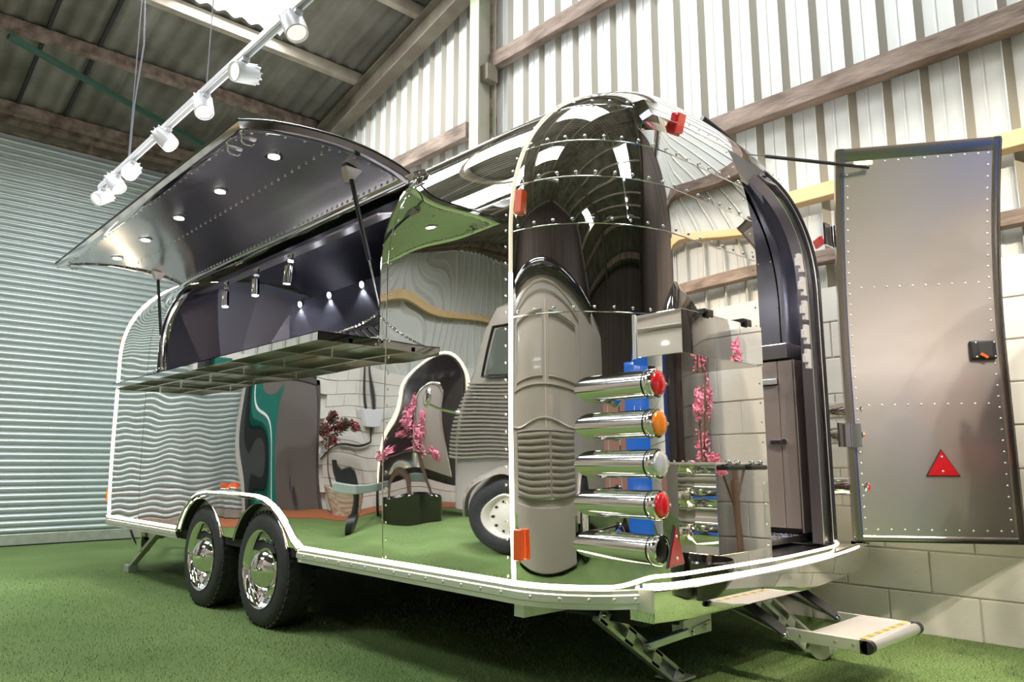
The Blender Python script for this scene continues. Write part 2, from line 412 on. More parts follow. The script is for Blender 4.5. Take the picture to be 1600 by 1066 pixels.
# eave beam above the shutter and green wind brace, cross rafters
obj('eave_beam', MB().box(XL, GX, 9.66, 9.80, 4.72, 4.93), TIMB, rf, bev=.01, label='brown timber eave beam above the shutter')
for X in (GX - .12, -2.2):
    for sg in (1, -1):
        ibeam((X, sg * 9.6, zroof(9.6) - .30), (X, sg * .0, zroof(0) - .30), .16, .27, STEELB, 'rafter', rf)
obj('wind_brace', MB().bar((1.0, 8.1, 4.93), (4.2, 9.3, 4.68), .05, .05), GREENW, rf)
for X in (1.32, 1.78):
    obj('roof_strap', MB().bar((X, 9.7, zroof(9.7) - .03), (X, 7.3, zroof(7.3) - .03), .035, .03), UNDER, rf)

# ================================================================== THE FOOD TRAILER
CX, HW, Z0, HH, NE = 3.0, 1.10, 1.75, .855, 2.3
Y0, Y1 = 2.03, 6.92
ZB = .455
def width_at(z):
    if z <= Z0: return HW - (.018 * ((1.25 - z) / .8) ** 2 if z < 1.25 else 0)
    t = min(1, (z - Z0) / HH)
    return HW * max(0, 1 - t ** NE) ** (1 / NE)
def build_profile(off=0.0, n=150):
    """polyline in (x, z) from the near bottom edge over the roof to the far bottom edge"""
    left = []
    k = 26
    for i in range(k): z = ZB + (Z0 - ZB) * i / k; left.append((CX - width_at(z) + off, z))
    m = 44
    for i in range(m + 1):
        a = PI / 2 * i / m
        left.append((CX - (HW - off) * cos(a) ** (2 / NE), Z0 + (HH - off) * sin(a) ** (2 / NE)))
    return left + [(2 * CX - x, z) for x, z in left[-2::-1]]
PROF = build_profile()
CUM = [0]
for (a, b) in zip(PROF[:-1], PROF[1:]): CUM.append(CUM[-1] + math.hypot(b[0] - a[0], b[1] - a[1]))
STOT = CUM[-1]
import bisect
def pt(s, off=0.0):
    s = min(max(s, 0), STOT - 1e-6); i = bisect.bisect_right(CUM, s) - 1; t = (s - CUM[i]) / (CUM[i + 1] - CUM[i])
    a, b = PROF[i], PROF[i + 1]; dx, dz = b[0] - a[0], b[1] - a[1]; L = math.hypot(dx, dz)
    return a[0] + dx * t - dz / L * off, a[1] + dz * t + dx / L * off      # off > 0 outward (left normal)
def s_at(z):                       # arc length on the near side at height z
    for i in range(len(PROF) // 2):
        if PROF[i + 1][1] >= z: return CUM[i] + (z - PROF[i][1]) / (PROF[i + 1][1] - PROF[i][1]) * (CUM[i + 1] - CUM[i])
def wob(y, s, amp=1.0):            # panels are never quite flat: a few mm of oil-canning
    return amp * (.00115 * sin(6.3 * y + 2.1 * s + .6) * sin(3.7 * s + 1.3) + .0006 * sin(13.1 * y - 3.2 * s + 2.0) * (.5 + .5 * sin(5.1 * s)) + .00045 * sin(9.0 * s + 2.7 * y) + .0005 * sin(9.4 * y + 1.7) * sin(7.7 * s + y))
def side_pt(y, s, off=0.0, amp=1.0):
    x, z = pt(s, off + wob(y, s, amp * 1.5)); return (x, y, z)
TR = thing('food_trailer', 'mirror-polished riveted food trailer with raised serving hatch and open rear door', 'food trailer', (3.0, 4.5, 0))
TRI = Vector((3.0, 4.5, 0))
def T(name, mb, m, parent=None, **k):
    o = obj(name, mb, m, parent or TR, **k)
    o.matrix_parent_inverse = Matrix.Translation(-TRI) if parent is None else Matrix.Identity(4)
    return o
WY = [4.10, 4.95]; WR = .315
def arch_bottom(y):                # lower edge of the near side skin
    z = ZB
    for c in WY:
        if abs(y - c) < .36: z = max(z, .31 + math.sqrt(.36 ** 2 - (y - c) ** 2))
    return z
SW0, SW1 = s_at(1.475), s_at(2.275)       # serving opening
WY0, WY1 = 2.93, 5.96
SEAM1, SEAM2 = 2.87, 6.17
def lin(a, b, step):
    n = max(1, int(math.ceil(abs(b - a) / step))); return [a + (b - a) * i / n for i in range(n + 1)]
def skin(name, ys, s0f, s1, parent=None, ns=None, amp=1.0, m=MIRROR, off=0.0):
    ns = ns or max(2, int((s1 - s0f(ys[0])) / .03)); rws = []
    for y in ys:
        a = s0f(y); rws.append([side_pt(y, a + (s1 - a) * j / ns, off, amp) for j in range(ns + 1)])
    return T(name, MB().rows(rws), m, parent, smooth=180, recalc=False)
c0 = lambda v: (lambda y: v)
def sb(y): return s_at(arch_bottom(y)) if arch_bottom(y) > ZB + 1e-6 else 0.0
ys_mid = sorted(set([round(v, 5) for v in lin(SEAM1, WY[0] - .36, .04) + [WY[0] + .36 * math.sin(math.radians(a)) for a in range(-90, 91, 5)] + [WY[1] + .36 * math.sin(math.radians(a)) for a in range(-90, 91, 5)] + lin(WY[1] + .36, SEAM2, .04)]))
skin('side_panel', ys_mid, sb, SW0, ns=34)
skin('side_panel', lin(SEAM2, Y1, .04), c0(0), SW1, ns=64)
skin('side_panel', lin(Y0, SEAM1, .03), c0(0), SW1, ns=64)
skin('side_panel', lin(SEAM1, WY0, .03), c0(SW0), SW1, ns=30)
skin('side_panel', lin(WY1, SEAM2, .03), c0(SW0), SW1, ns=30)
SR = [SW1, s_at(2.44), STOT / 2 + .25, STOT - SW1]
for a, b in zip(SR[:-1], SR[1:]): skin('roof_panel', lin(Y0, Y1, .06), c0(a), b, amp=.7)
skin('side_panel', lin(Y0, Y1, .15), c0(STOT - SW1), STOT, amp=.5)
# seam laps and rivets
def rivrow(name, pts, parent=None, r=.0055, m=MIRROR, h=.0035):
    mb = MB()
    for p, n in pts: mb.rivet(p, n, r, h)
    return T(name, mb, m, parent, smooth=60, kind='stuff', recalc=False, weld=False)
def nrm(s):
    a = pt(s - .004); b = pt(s + .004); d = Vector((b[0] - a[0], 0, b[1] - a[1])).normalized(); return Vector((-d.z, 0, d.x))
def arc_rivets(y, sa, sbb, step=.07): return [(side_pt(y, s), nrm(s)) for s in lin(sa, sbb, step)]
rivrow('rivet_row', arc_rivets(Y0 + .03, .03, STOT / 2, .066))
rivrow('rivet_row', arc_rivets(SEAM1 - .025, .03, SW1, .075))
rivrow('rivet_row', arc_rivets(SEAM2 + .02, .03, SW1, .12), r=.003)
rivrow('rivet_row', [(side_pt(y, SR[1]), nrm(SR[1])) for y in lin(Y0 + .05, Y1, .12)])
def seam(name, pts, r=.0022, m=DARKB, parent=None): return T(name, MB().tube(pts, r, 6), m, parent, smooth=60)
seam('panel_seam', [side_pt(SEAM1, s, .0005) for s in lin(0, SW1, .05)], m=CHROME)
seam('panel_seam', [side_pt(SEAM2, s, .0002) for s in lin(0, SW1, .05)], r=.0012)
for a in SR[:2]: seam('panel_seam', [side_pt(y, a, .0004) for y in lin(Y0, Y1, .1)], r=.0016)

# end caps: bands of plate, superellipse in plan
DD, CAM_ = .40, .035
def depth_at(z):
    t = 0 if z <= Z0 else min(1, (z - Z0) / HH); return math.sqrt(max(0, 1 - t * t))
RCF, UC = .43, 1.15
def plan_y(w, x, k):               # setback of the cap surface at plan position x; k scales the depth
    q = abs(x - CX); rc = RCF * w
    if q >= w: return 0
    f = 1 if q <= w - rc else math.sqrt(max(0, 1 - ((q - (w - rc)) / rc) ** 2))
    return k * (DD * f + CAM_ * (1 - (q / w) ** 2) - .075 * f * max(0, (x - CX) / w) ** 1.2)
def cap_xy(z, x, off=0.0): return plan_y(width_at(z) + off, x, depth_at(z)) + off
def theta_x(w, x):
    q = min(w, abs(x - CX)); rc = RCF * w
    u = UC * math.acos(1 - (w - q) / rc) / (PI / 2) if q > w - rc else UC + (PI / 2 - UC) * (1 - q / (w - rc))
    return u if x < CX else PI - u
def cap_p(z, u, off=0.0, rear=True):
    w = max(1e-4, width_at(z) + off); rc = RCF * w; v = u if u <= PI / 2 else PI - u
    q = w - rc * (1 - cos(v / UC * PI / 2)) if v < UC else (w - rc) * (1 - (v - UC) / (PI / 2 - UC))
    x = CX - q if u <= PI / 2 else CX + q
    yy = plan_y(w, x, depth_at(z)) + off * min(1, v * 3)
    return (x, (Y0 - yy) if rear else (Y1 + yy), z)
DX0, DXR, DZ0, DZ1 = 2.975, .745, .50, 2.33
def door_r(z):                      # right edge of the doorway narrows towards the roof
    if z < 1.85: return CX + DXR
    t = min(1, (z - 1.85) / (DZ1 - 1.85)); return CX + .36 + (DXR - .36) * (max(0, 1 - t ** 2.4)) ** (1 / 2.0)
def zs_of(a, b):
    zz = []
    if a < Z0: zz += lin(a, min(b, Z0), .035)
    if b > Z0:
        t0 = math.asin(min(1, max(0, (max(a, Z0) - Z0) / HH))); t1 = math.asin(min(1, (b - Z0) / HH))
        zz += [Z0 + HH * sin(t) for t in lin(t0, t1, .035)]
    return sorted(set(round(z, 5) for z in zz))
def fillth(a, b, n): return [a + (b - a) * i / n for i in range(n + 1)]
def cap_band(z0, z1, rear=True, off=0.0, m=MIRROR, name='end_cap_band', inner=False):
    zz = zs_of(z0, z1); L = []; M_ = []; R_ = []
    for z in zz:
        w = max(1e-4, width_at(z) + off)
        if rear and z <= DZ1 + 1e-4:
            tl = theta_x(w, DX0); tr = theta_x(w, min(door_r(z), CX + w * .985))
            # spread the columns so that the tight corner is well sampled
            L.append([cap_p(z, t, off) for t in fillth(.0, tl, 44)]); R_.append([cap_p(z, t, off) for t in fillth(tr, PI, 16)])
        else: L.append([cap_p(z, t, off, rear) for t in fillth(0, PI, 76)])
    if L: T(name, MB().rows(L, flip=rear), m, smooth=180, recalc=False)
    if R_: T(name, MB().rows(R_, flip=rear), m, smooth=180, recalc=False)
BANDS = [DZ0, 1.43, 1.765, 1.955, 2.12, DZ1]
T('end_cap_band', MB().rows([[cap_p(z, t) for t in fillth(0, PI, 70)] for z in lin(ZB, DZ0, .03)], flip=True), MIRROR, smooth=180, recalc=False)
for a, b in zip(BANDS[:-1], BANDS[1:]): cap_band(a, b)
zz = zs_of(DZ1, Z0 + HH)
T('end_cap_crown', MB().rows([[cap_p(z, t) for t in fillth(0, PI, 76)] for z in zz], flip=True), MIRROR, smooth=180, recalc=False)
T('front_end_cap', MB().rows([[cap_p(z, t, 0, False) for t in fillth(0, PI, 50)] for z in zs_of(ZB, Z0 + HH)]), MIRROR, smooth=180, recalc=False)
for z in BANDS[1:]:
    w = width_at(z); tl = theta_x(w, DX0); tr = theta_x(w, min(door_r(z), CX + w * .985)); rv = []
    seam('panel_seam', [cap_p(z, t, .0008) for t in fillth(0, tl, 40)], r=.0022, m=CHROME)
    for rng in ((.0, tl), (tr, PI)):
        pts = [Vector(cap_p(z, t)) for t in fillth(rng[0], rng[1], 200)]; acc = .03
        for p, q in zip(pts[:-1], pts[1:]):
            acc += (q - p).length
            if acc > .072:
                acc = 0; n = Vector((p.x - CX, (p.y - Y0) * 6.5, 0)); n.normalize(); n.z = .0 if z < Z0 else (z - Z0) / HH
                rv.append((p + Vector((0, 0, .018)), n))
    rivrow('rivet_row', rv, r=.0068, h=.0045)
# doorway rivets and jamb edges
jl = [cap_p(z, theta_x(width_at(z), DX0 - .028)) for z in lin(.56, DZ1 - .03, .085)]
rivrow('rivet_row', [(p, (-.1, -1, .1)) for p in jl])
jr = [cap_p(z, theta_x(width_at(z), min(door_r(z) + .03, CX + width_at(z) * .98))) for z in lin(.56, DZ1 - .1, .085)]
rivrow('rivet_row', [(p, (.2, -1, .1)) for p in jr], r=.004)
def edge(z, right, ins=0.0, out=0.0):
    w = width_at(z); x = (min(door_r(z), CX + w * .97) - ins) if right else (DX0 + ins)
    yy = cap_xy(z, x); return (x, Y0 - yy + out, z)
def jamb_strip(right, i0, i1, o0, o1, m, name, zlo=DZ0, zhi=DZ1):
    rws = [[edge(z, right, i0, o0), edge(z, right, i1, o1)] for z in lin(zlo, zhi, .03)]
    return T(name, MB().rows(rws), m, smooth=40, recalc=False)
jamb_strip(False, 0, 0, 0, .09, CHROME, 'door_jamb'); jamb_strip(True, 0, .0, 0, .05, CHROME, 'door_jamb')
jamb_strip(True, 0, .05, .05, .06, DARKB, 'door_jamb'); jamb_strip(True, .05, .065, .045, .045, ALU, 'door_jamb'); jamb_strip(True, .065, .065, .045, .10, BRUSH, 'door_jamb')
T('door_seal', MB().tube([edge(z, True, .003, -.004) for z in lin(DZ0 + .02, DZ1, .03)], .008, 6), BLACK, smooth=60)
hx0, hx1 = DX0, door_r(DZ1)
T('door_head', MB().rows([[(x, Y0 - cap_xy(DZ1, x), DZ1), (x, Y0 - cap_xy(DZ1, x) + .09, DZ1 - .015)] for x in lin(hx0, hx1, .05)]).rows([[(x, Y0 - cap_xy(DZ1, x) + .085, DZ1 - .015), (x, Y0 - cap_xy(DZ1, x) + .09, DZ1 - .045)] for x in lin(hx0, hx1, .05)]), ALU, smooth=40, recalc=False)
# white retainer clips down the inside of the doorway
for i in range(5):
    z = 1.96 - i * .125; p = Vector(edge(z, True, .085, .06)); q = Vector(edge(z - .10, True, .085, .06))
    T('retainer_clip', MB().bar(p, q, .035, .02, (0, 1, 0)).obox((p + q) / 2 + Vector((-.03, -.002, 0)), ((1, 0, 0), (0, 1, 0), (0, 0, 1)), (.015, .01, .022)), mat('clip_grey', (.42, .41, .41), .5), bev=.003)

# LED strips: along the sill, over the arches, up the two hoops
def arch_line():
    pts = [(5.33, .462), (5.29, .52), (5.20, .61), (5.10, .668), (5.0, .70), (4.88, .714), (4.6, .716), (4.3, .716), (4.13, .712), (4.02, .697), (3.92, .665), (3.84, .618), (3.76, .56), (3.69, .50), (3.63, .468)]
    return [(pt(s_at(z) if z > ZB + .003 else 0, .006)[0], y, z) for y, z in pts]
side = [(pt(0, .008)[0], y, .466) for y in lin(Y1 + .03, 5.36, .1)] + arch_line() + [(pt(0, .008)[0], y, .466) for y in lin(3.58, Y0, .08)]
rearl = []
for t in fillth(0, PI, 90):
    p = cap_p(ZB, t, .008); f = min(1, max(0, (p[0] - 2.07) / .16)); f = f * f * (3 - 2 * f); rearl.append((p[0], p[1], .466 + f * .03))
T('led_strip', MB().tube(side + rearl[1:], .0048, 8), LEDM, smooth=60)
hs = [s for s in lin(.02, STOT / 2, .03)]; kk = int(len(hs) * .40)
T('led_strip', MB().tube([side_pt(Y0, s, .005, 0) for s in hs[:kk + 1]], .0045, 8), LEDM, smooth=60)
T('led_strip', MB().tube([side_pt(Y0, s, .005, 0) for s in hs[kk:]] , .0045, 8), LEDLO, smooth=60)
T('led_strip', MB().tube([side_pt(Y1, s, .005, 0) for s in hs], .0065, 8), LEDM, smooth=60)
# extruded sill rail
def rail_sweep(path, name='sill_rail'):
    sec = [(0, .0), (.012, .0), (.012, -.012), (.019, -.016), (.019, -.040), (.010, -.046), (.010, -.062), (0, -.062)]
    rws = []
    for i, p in enumerate(path):
        a = Vector(path[max(i - 1, 0)]); b = Vector(path[min(i + 1, len(path) - 1)]); d = (b - a).normalized(); n = Vector((d.y, -d.x, 0)) * -1
        if n.dot(Vector((p[0] - CX, (p[1] - 4.5) * .5, 0))) < 0: n = -n
        rws.append([Vector(p) + n * o + Vector((0, 0, h)) for o, h in sec])
    return T(name, MB().rows(rws), ALU, smooth=30)
bx = pt(0)[0]
rail_sweep([(bx, y, ZB) for y in lin(Y1 + .02, 5.33, .3)]); rail_sweep([(bx, y, ZB) for y in lin(3.63, Y0, .2)] + [cap_p(ZB, t) for t in fillth(.03, .80, 40)][:])
rr = [((bx - .019, y, ZB - .028), (-1, 0, 0)) for y in lin(3.55, 2.08, .12)] + [(Vector(cap_p(ZB, t, .019)) - Vector((0, 0, .028)), Vector((-cos(t * 1.3), -sin(t * 1.3), 0))) for t in (.15, .33, .5, .64, .76)]
rivrow('rivet_row', rr, r=.0075, m=GALV)
rivrow('rivet_row', [((bx - .019, y, ZB - .028), (-1, 0, 0)) for y in lin(6.85, 5.4, .2)], r=.006, m=GALV)
# trim band round the wheel arches
ap = arch_line(); rws = []
for p in ap: rws.append([(p[0] - .004, p[1], p[2] - .008), (p[0] - .016, p[1], p[2] - .008), (p[0] - .016, p[1], p[2] - .020), (p[0] - .002, p[1], p[2] - .024)])
T('arch_trim', MB().rows(rws), CHROME, smooth=40)
for c in WY:
    rws = []
    for a in range(-100, 101, 8):
        an = math.radians(a); r = .36; y = c + r * sin(an); z = .31 + r * cos(an)
        if z < .40: continue
        rws.append([(bx - .012, y, z), (bx + .006, y, z + .002), (bx + .24, y, z)])
    T('wheel_arch_liner', MB().rows(rws), UNDER, smooth=60)
    T('wheel_arch_lip', MB().tube([(r_[0][0] + .008, r_[0][1], r_[0][2]) for r_ in rws], .006, 6), CHROME, smooth=60)
def mudflap(y0, y1): T('arch_end_flange', MB().rows([[(bx - .014, y0, .455), (bx - .014, y1, .395)], [(bx + .05, y0, .455), (bx + .05, y1, .395)]]), CHROME)
mudflap(5.33, 5.36); mudflap(3.62, 3.60)
# wheels
def wheel(c, x0=1.925, near=True):
    sg = 1
    tp = [(.205, .02), (.215, .004), (.26, .0), (.295, .012), (.311, .035), (WR, .06), (WR, .095), (.309, .097), (.309, .103), (WR, .105), (WR, .14), (.311, .165), (.295, .188), (.26, .20), (.205, .18)]
    rim = MB().lathe([(.208, .006), (.213, .0), (.206, .004), (.196, .02), (.190, .045), (.178, .05), (.168, .056), (.150, .060), (.120, .052), (.02, .05), (.0, .05)], (x0, c, WR - .004), (1, 0, 0), 48)
    w_ = T('wheel', rim, CHROME, smooth=40, recalc=True)
    ty = MB().lathe(tp, (x0, c, WR - .004), (1, 0, 0), 56)
    for k in range(44):                                  # tread blocks at the shoulder
        a = 2 * PI * k / 44
        for xx in (.022, .150):
            r = .311; p = Vector((x0 + xx + .012, c + r * sin(a), WR - .004 + r * cos(a)))
            ty.obox(p, ((1, .0, 0), (0, cos(a), -sin(a)), (0, sin(a), cos(a))), (.014, .013, .006))
    T('tyre', ty, RUBBER, w_, smooth=40)
    cap = MB().lathe([(.118, .050), (.118, .040), (.114, .030), (.098, .004), (.075, -.018), (.045, -.033), (.015, -.039), (.0, -.040)], (x0, c, WR - .004), (1, 0, 0), 40)
    T('hub_cap', cap, MIRROR, w_, smooth=60)
    nb = MB()
    for k in range(20): a = 2 * PI * k / 20; nb.ball((x0 + .052, c + .157 * sin(a), WR - .004 + .157 * cos(a)), .007, 6, 4)
    T('rim_bolts', nb, CHROME, w_, smooth=60, kind='stuff')
for c in WY: wheel(c)
for c in WY: wheel(c, 3.87)
# underside: floor pan, chassis rails, axle
T('floor_pan', MB().box(1.96, 4.04, 2.0, 6.9, .40, .445).box(2.2, 3.9, 1.72, 2.02, .40, .445), UNDER)
for X in (2.3, 3.62): T('chassis_rail', MB().box(X, X + .06, 1.75, 6.95, .30, .40), UNDER)
for c in WY: T('axle', MB().cyl((2.0, c, .31), (4.0, c, .31), .03), UNDER)
T('box_section', MB().box(1.93, 2.3, 1.995, 2.045, .345, .395), GALV, bev=.003)
T('tow_bar', MB().bar((2.3, 6.9, .37), (3.0, 8.5, .40), .07, .09).bar((3.68, 6.9, .37), (3.0, 8.5, .40), .07, .09), UNDER)

# interior: lining, floor, back wall, hood
def lining(ys, s0, s1, name='interior_lining', m=DARKB, off=-.045):
    rws = [[(pt(s, off)[0], y, pt(s, off)[1]) for s in lin(s0, s1, .05)] for y in ys]
    return T(name, MB().rows(rws, flip=True), m, smooth=180, recalc=False)
lining(lin(Y0 + .02, Y1 - .35, .3), SW1 - .02, STOT)
lining(lin(Y0 + .02, WY0 + .0, .2), 0.02, SW1); lining(lin(WY1, Y1 - .35, .2), 0.02, SW1); lining(lin(WY0, WY1, .5), .02, SW0)
nf = 12                                                 # front dome of flat facets
th_ = [PI * i / nf for i in range(nf + 1)]
cen = Vector((3.0, Y1 + .02, 1.35))
for i in range(nf):
    a, b = th_[i], th_[i + 1]
    def rimp(t):
        k = int(round(t / PI * 100)); s = .3 + (STOT - .6) * t / PI; x, z = pt(s, -.05); return Vector((x, Y1 - .35, z))
    rws = []
    for u in fillth(0, 1, 8):
        q = sin(u * PI / 2); d_ = 1 - cos(u * PI / 2)
        rws.append([rimp(a).lerp(cen, d_) + Vector((0, .0 + q * .30 * (1 - d_ * .0) - (0), 0)), rimp(b).lerp(cen, d_) + Vector((0, q * .30, 0))])
    T('dome_facet', MB().rows(rws), mat('dome_steel_' + 'abc'[i % 3], ((.62, .62, .70), (.42, .41, .48), (.52, .52, .60))[i % 3], (.30, .22, .40)[i % 3], 1, bump=(8, .12, .02)), smooth=180)
T('cabin_floor', MB().box(2.0, 4.0, Y0, Y1, .455, .51).box(2.30, 3.80, 1.70, Y0, .455, .482), DARKB)
tp = MB().box(2.6, 3.80, 1.84, 6.6, .50, .528)
T('tread_plate', tp, TREAD)
tb = MB()
for i in range(30):
    for j in range(14):
        x = 3.02 + j * .06 + (.03 if i % 2 else 0); y = 1.87 + i * .045; tb.obox((x, y, .5292), ((1, .9 if (i + j) % 2 else -.9, 0), (-.9 if (i + j) % 2 else .9, 1, 0), (0, 0, 1)), (.017, .004, .0015))
T('tread_pattern', tb, CHROME, kind='stuff')
# inner lining of the rear cap right of the doorway
rws = []
for z in lin(DZ0, DZ1 + .12, .06):
    w_ = width_at(z); tr = theta_x(w_ - .045, min(door_r(min(z, DZ1)) - .02, CX + w_ * .93)); rws.append([Vector(cap_p(z, t, -.045)) + Vector((0, .012, 0)) for t in fillth(tr, PI, 14)])
T('interior_lining', MB().rows(rws), DARKB, smooth=180, recalc=False)
rws = []
for z in lin(DZ0, DZ1, .06): w_ = width_at(z); tr = theta_x(w_ - .045, DX0 - .01); rws.append([Vector(cap_p(z, t, -.045)) + Vector((0, .012, 0)) for t in fillth(0, tr, 30)])
T('interior_lining', MB().rows(rws), DARKB, smooth=180, recalc=False)
# worktops and cabinets
CABM = mat('brushed_cabinet_front', (.36, .305, .27), .36, .55, bump=(60, .06, .002), stretch=(1, 1, .04))
T('worktop', MB().box(3.74, 4.04, 1.86, 6.5, 1.44, 1.52), BRUSH, bev=.004)
T('worktop', MB().box(1.97, 2.35, 2.95, 6.4, 1.34, 1.40), BRUSH, bev=.004)
yy_ = 1.84
for i, wd in enumerate((.085, .26, .7, .7, .7, .7, .7, .6)):
    zt = 1.43 if i == 0 else 1.30
    T('cabinet_door', MB().box(3.752, 3.77, yy_ + .002, yy_ + wd - .002, .56, zt), CABM, bev=.002)
    if i: T('drawer_front', MB().box(3.752, 3.77, yy_ + .002, yy_ + wd - .002, 1.335, 1.43), CABM, bev=.002); T('drawer_lip', MB().box(3.735, 3.752, yy_ + .002, yy_ + wd - .002, 1.305, 1.335), ALU, bev=.003)
    yy_ += wd
T('cabinet_side', MB().box(3.755, 4.0, 1.83, 1.838, .54, 1.43), CABM)
T('cabinet_latch', MB().box(3.735, 3.752, 1.90, 1.98, .985, 1.01).cyl((3.73, 1.90, .998), (3.75, 1.90, .998), .018, n=12), CHROME, bev=.002)
T('kick_board', MB().box(3.80, 3.82, 1.84, 6.5, .53, .56), UNDER)
rivrow('rivet_row', [((pt(s_, -.047)[0], y, pt(s_, -.047)[1]), (-1, 0, 0)) for s_ in (STOT - s_at(1.79), STOT - s_at(2.07), STOT - s_at(2.30)) for y in lin(1.98, 2.6, .085)], r=.004, m=ALU)
hood = T('extraction_hood', MB().prism([(3.05, 3.2, 1.93), (3.05, 3.2, 2.30), (3.9, 3.2, 2.3), (4.0, 3.2, 1.93)], (0, 2.95, 0)), DARKB, bev=.004, label='dark steel extraction hood along the back wall')
for i in range(18):
    y = 4.5 + i * .095; T('filter_baffle', MB().bar((3.08, y, 1.925), (3.42, y, 1.70), .03, .022, (0, 1, 0)), ALU, hood)
T('filter_tray', MB().bar((3.16, 5.35, 1.91), (3.50, 5.35, 1.69), 1.75, .012, (0, 0, 1)), UNDER, hood)
dl = []
for (x, y, z, n) in [(3.046, 5.95, 2.27, (-1, 0, -.2)), (3.046, 5.45, 2.27, (-1, 0, -.2)), (3.046, 4.95, 2.27, (-1, 0, -.2)), (3.046, 4.45, 2.27, (-1, 0, -.2))]:
    n = Vector(n).normalized(); p = Vector((x, y, z))
    d = T('downlight', MB().cyl(p, p + n * .006, .036, n=20), CHROME, hood, smooth=40); T('lamp_disc', MB().cyl(p + n * .006, p + n * .009, .024, n=16), LAMPB, hood)
# spot lamps on the header inside the opening
T('lamp_header', MB().obox((2.24, 4.75, 2.268), ((1, 0, .3), (0, 1, 0), (-.3, 0, 1)), (.07, 1.35, .006)), BRUSH)
for (y, tilt) in ((4.47, .18), (4.98, .02), (5.5, 0.0)):
    p = Vector((2.20, y, 2.245)); q = p + Vector((0, tilt * .1, -.075)); e = q + Vector((.0, tilt * .13 - .01, -.115))
    s_ = T('spot_lamp', MB().cyl(q, e, .027, n=20).cyl(p, q, .006, n=8).cyl(p + Vector((0, 0, .01)), p - Vector((0, 0, .02)), .02, n=14).obox(p - Vector((0, 0, .045)), ((1, 0, 0), (0, 1, 0), (0, 0, 1)), (.02, .009, .009)), CHROME, smooth=40)
    d = (e - q).normalized(); T('lamp_disc', MB().cyl(e, e + d * .003, .022, n=16), LAMPW, s_)
    l = bpy.data.lights.new('spot_lamp_light', 'SPOT'); l.energy = 70; l.spot_size = 2.0; l.shadow_soft_size = .02; l.color = (.9, .92, 1)
    lo = bpy.data.objects.new('spot_lamp_light', l); COL.objects.link(lo); lo.location = e + d * .02; lo.rotation_euler = (0, .15, 0)
for y in (4.4, 4.95, 5.45, 5.95):
    l = bpy.data.lights.new('hood_light', 'SPOT'); l.energy = 45; l.spot_size = 1.7; l.shadow_soft_size = .02; l.color = (.82, .87, 1)
    lo = bpy.data.objects.new('hood_light', l); COL.objects.link(lo); lo.location = (3.03, y, 2.24); lo.rotation_euler = (0, -.12, 0)
l = bpy.data.lights.new('cabin_fill', 'POINT'); l.energy = 32; l.shadow_soft_size = .05; l.color = (.95, .93, 1); lo = bpy.data.objects.new('cabin_fill', l); COL.objects.link(lo); lo.location = (3.2, 2.5, 2.3)  # added fill, brightens the cabin seen through the rear doorway
T('cabin_fill_lamp', MB().cyl((3.2, 2.5, 2.40), (3.2, 2.5, 2.55), .05, n=20), LAMPW, smooth=40)  # glowing cylinder added to go with the cabin fill

# frame round the serving opening
def open_edge(s, y, off): x, z = pt(s, off); return (x, y, z)
for yy, sg in ((WY0, 1), (WY1, -1)):
    rws = [[open_edge(s, yy, .002), open_edge(s, yy + sg * .0, -.05), open_edge(s, yy + sg * .012, -.052), open_edge(s, yy + sg * .045, -.052)] for s in lin(SW0, SW1, .03)]
    T('opening_frame', MB().rows(rws), CHROME, smooth=40)
    T('opening_seal', MB().tube([open_edge(s, yy + sg * .008, -.012) for s in lin(SW0, SW1, .03)], .008, 6), BLACK, smooth=60)
a = pt(SW0, .002); b = pt(SW0, -.06)
T('opening_sill', MB().box(a[0], b[0] + .02, WY0, WY1, a[1] - .02, a[1]), CHROME, bev=.003)
a = pt(SW1, 0)
T('hinge_rail', MB().tube([(a[0] - .01, y, a[1] + .014) for y in lin(WY0 - .03, WY1 + .03, .5)], .014, 10), CHROME, smooth=60)
T('hinge_end', MB().obox((a[0] - .005, WY0 - .05, a[1] + .02), ((1, 0, .5), (0, 1, 0), (-.5, 0, 1)), (.035, .03, .018)), MIRROR, bev=.004)

# the raised hatch
HP = [(2.055, 2.292), (1.99, 2.318), (1.92, 2.335), (1.83, 2.352), (1.74, 2.362), (1.64, 2.365), (1.54, 2.362), (1.43, 2.352), (1.33, 2.338), (1.25, 2.319), (1.166, 2.293)]
def hnorm(i):
    a = HP[max(i - 1, 0)]; b = HP[min(i + 1, len(HP) - 1)]; d = Vector((b[0] - a[0], 0, b[1] - a[1])).normalized(); return Vector((d.z, 0, -d.x)) * (1 if -d.x < 0 else -1)
def hp(i, y, off):   # off > 0 towards the ground
    n = hnorm(i); n = n if n.z < 0 else -n; return Vector((HP[i][0], y, HP[i][1])) + n * off
def hs_(u, y, off):
    f = u * (len(HP) - 1); i = min(int(f), len(HP) - 2); return hp(i, y, off).lerp(hp(i + 1, y, off), f - i)
HY0, HY1 = 2.90, 5.97
def hw(y, u): return .0007 * sin(5 * y + 4 * u) + .0005 * sin(9 * y + 3)
N = len(HP) - 1
mb = MB(); mb.rows([[hp(i, y, 0) for i in range(N + 1)] for y in lin(HY0, HY1, .1)], flip=True)
hatch = T('serving_hatch', mb, MIRROR, smooth=180, label='raised top-hinged serving hatch')
T('hatch_lining', MB().rows([[hs_(u, y, .028 + hw(y, u)) for u in fillth(.04, .955, 24)] for y in lin(HY0 + .05, HY1 - .05, .05)]), HATCHIN, hatch, smooth=180, recalc=False)
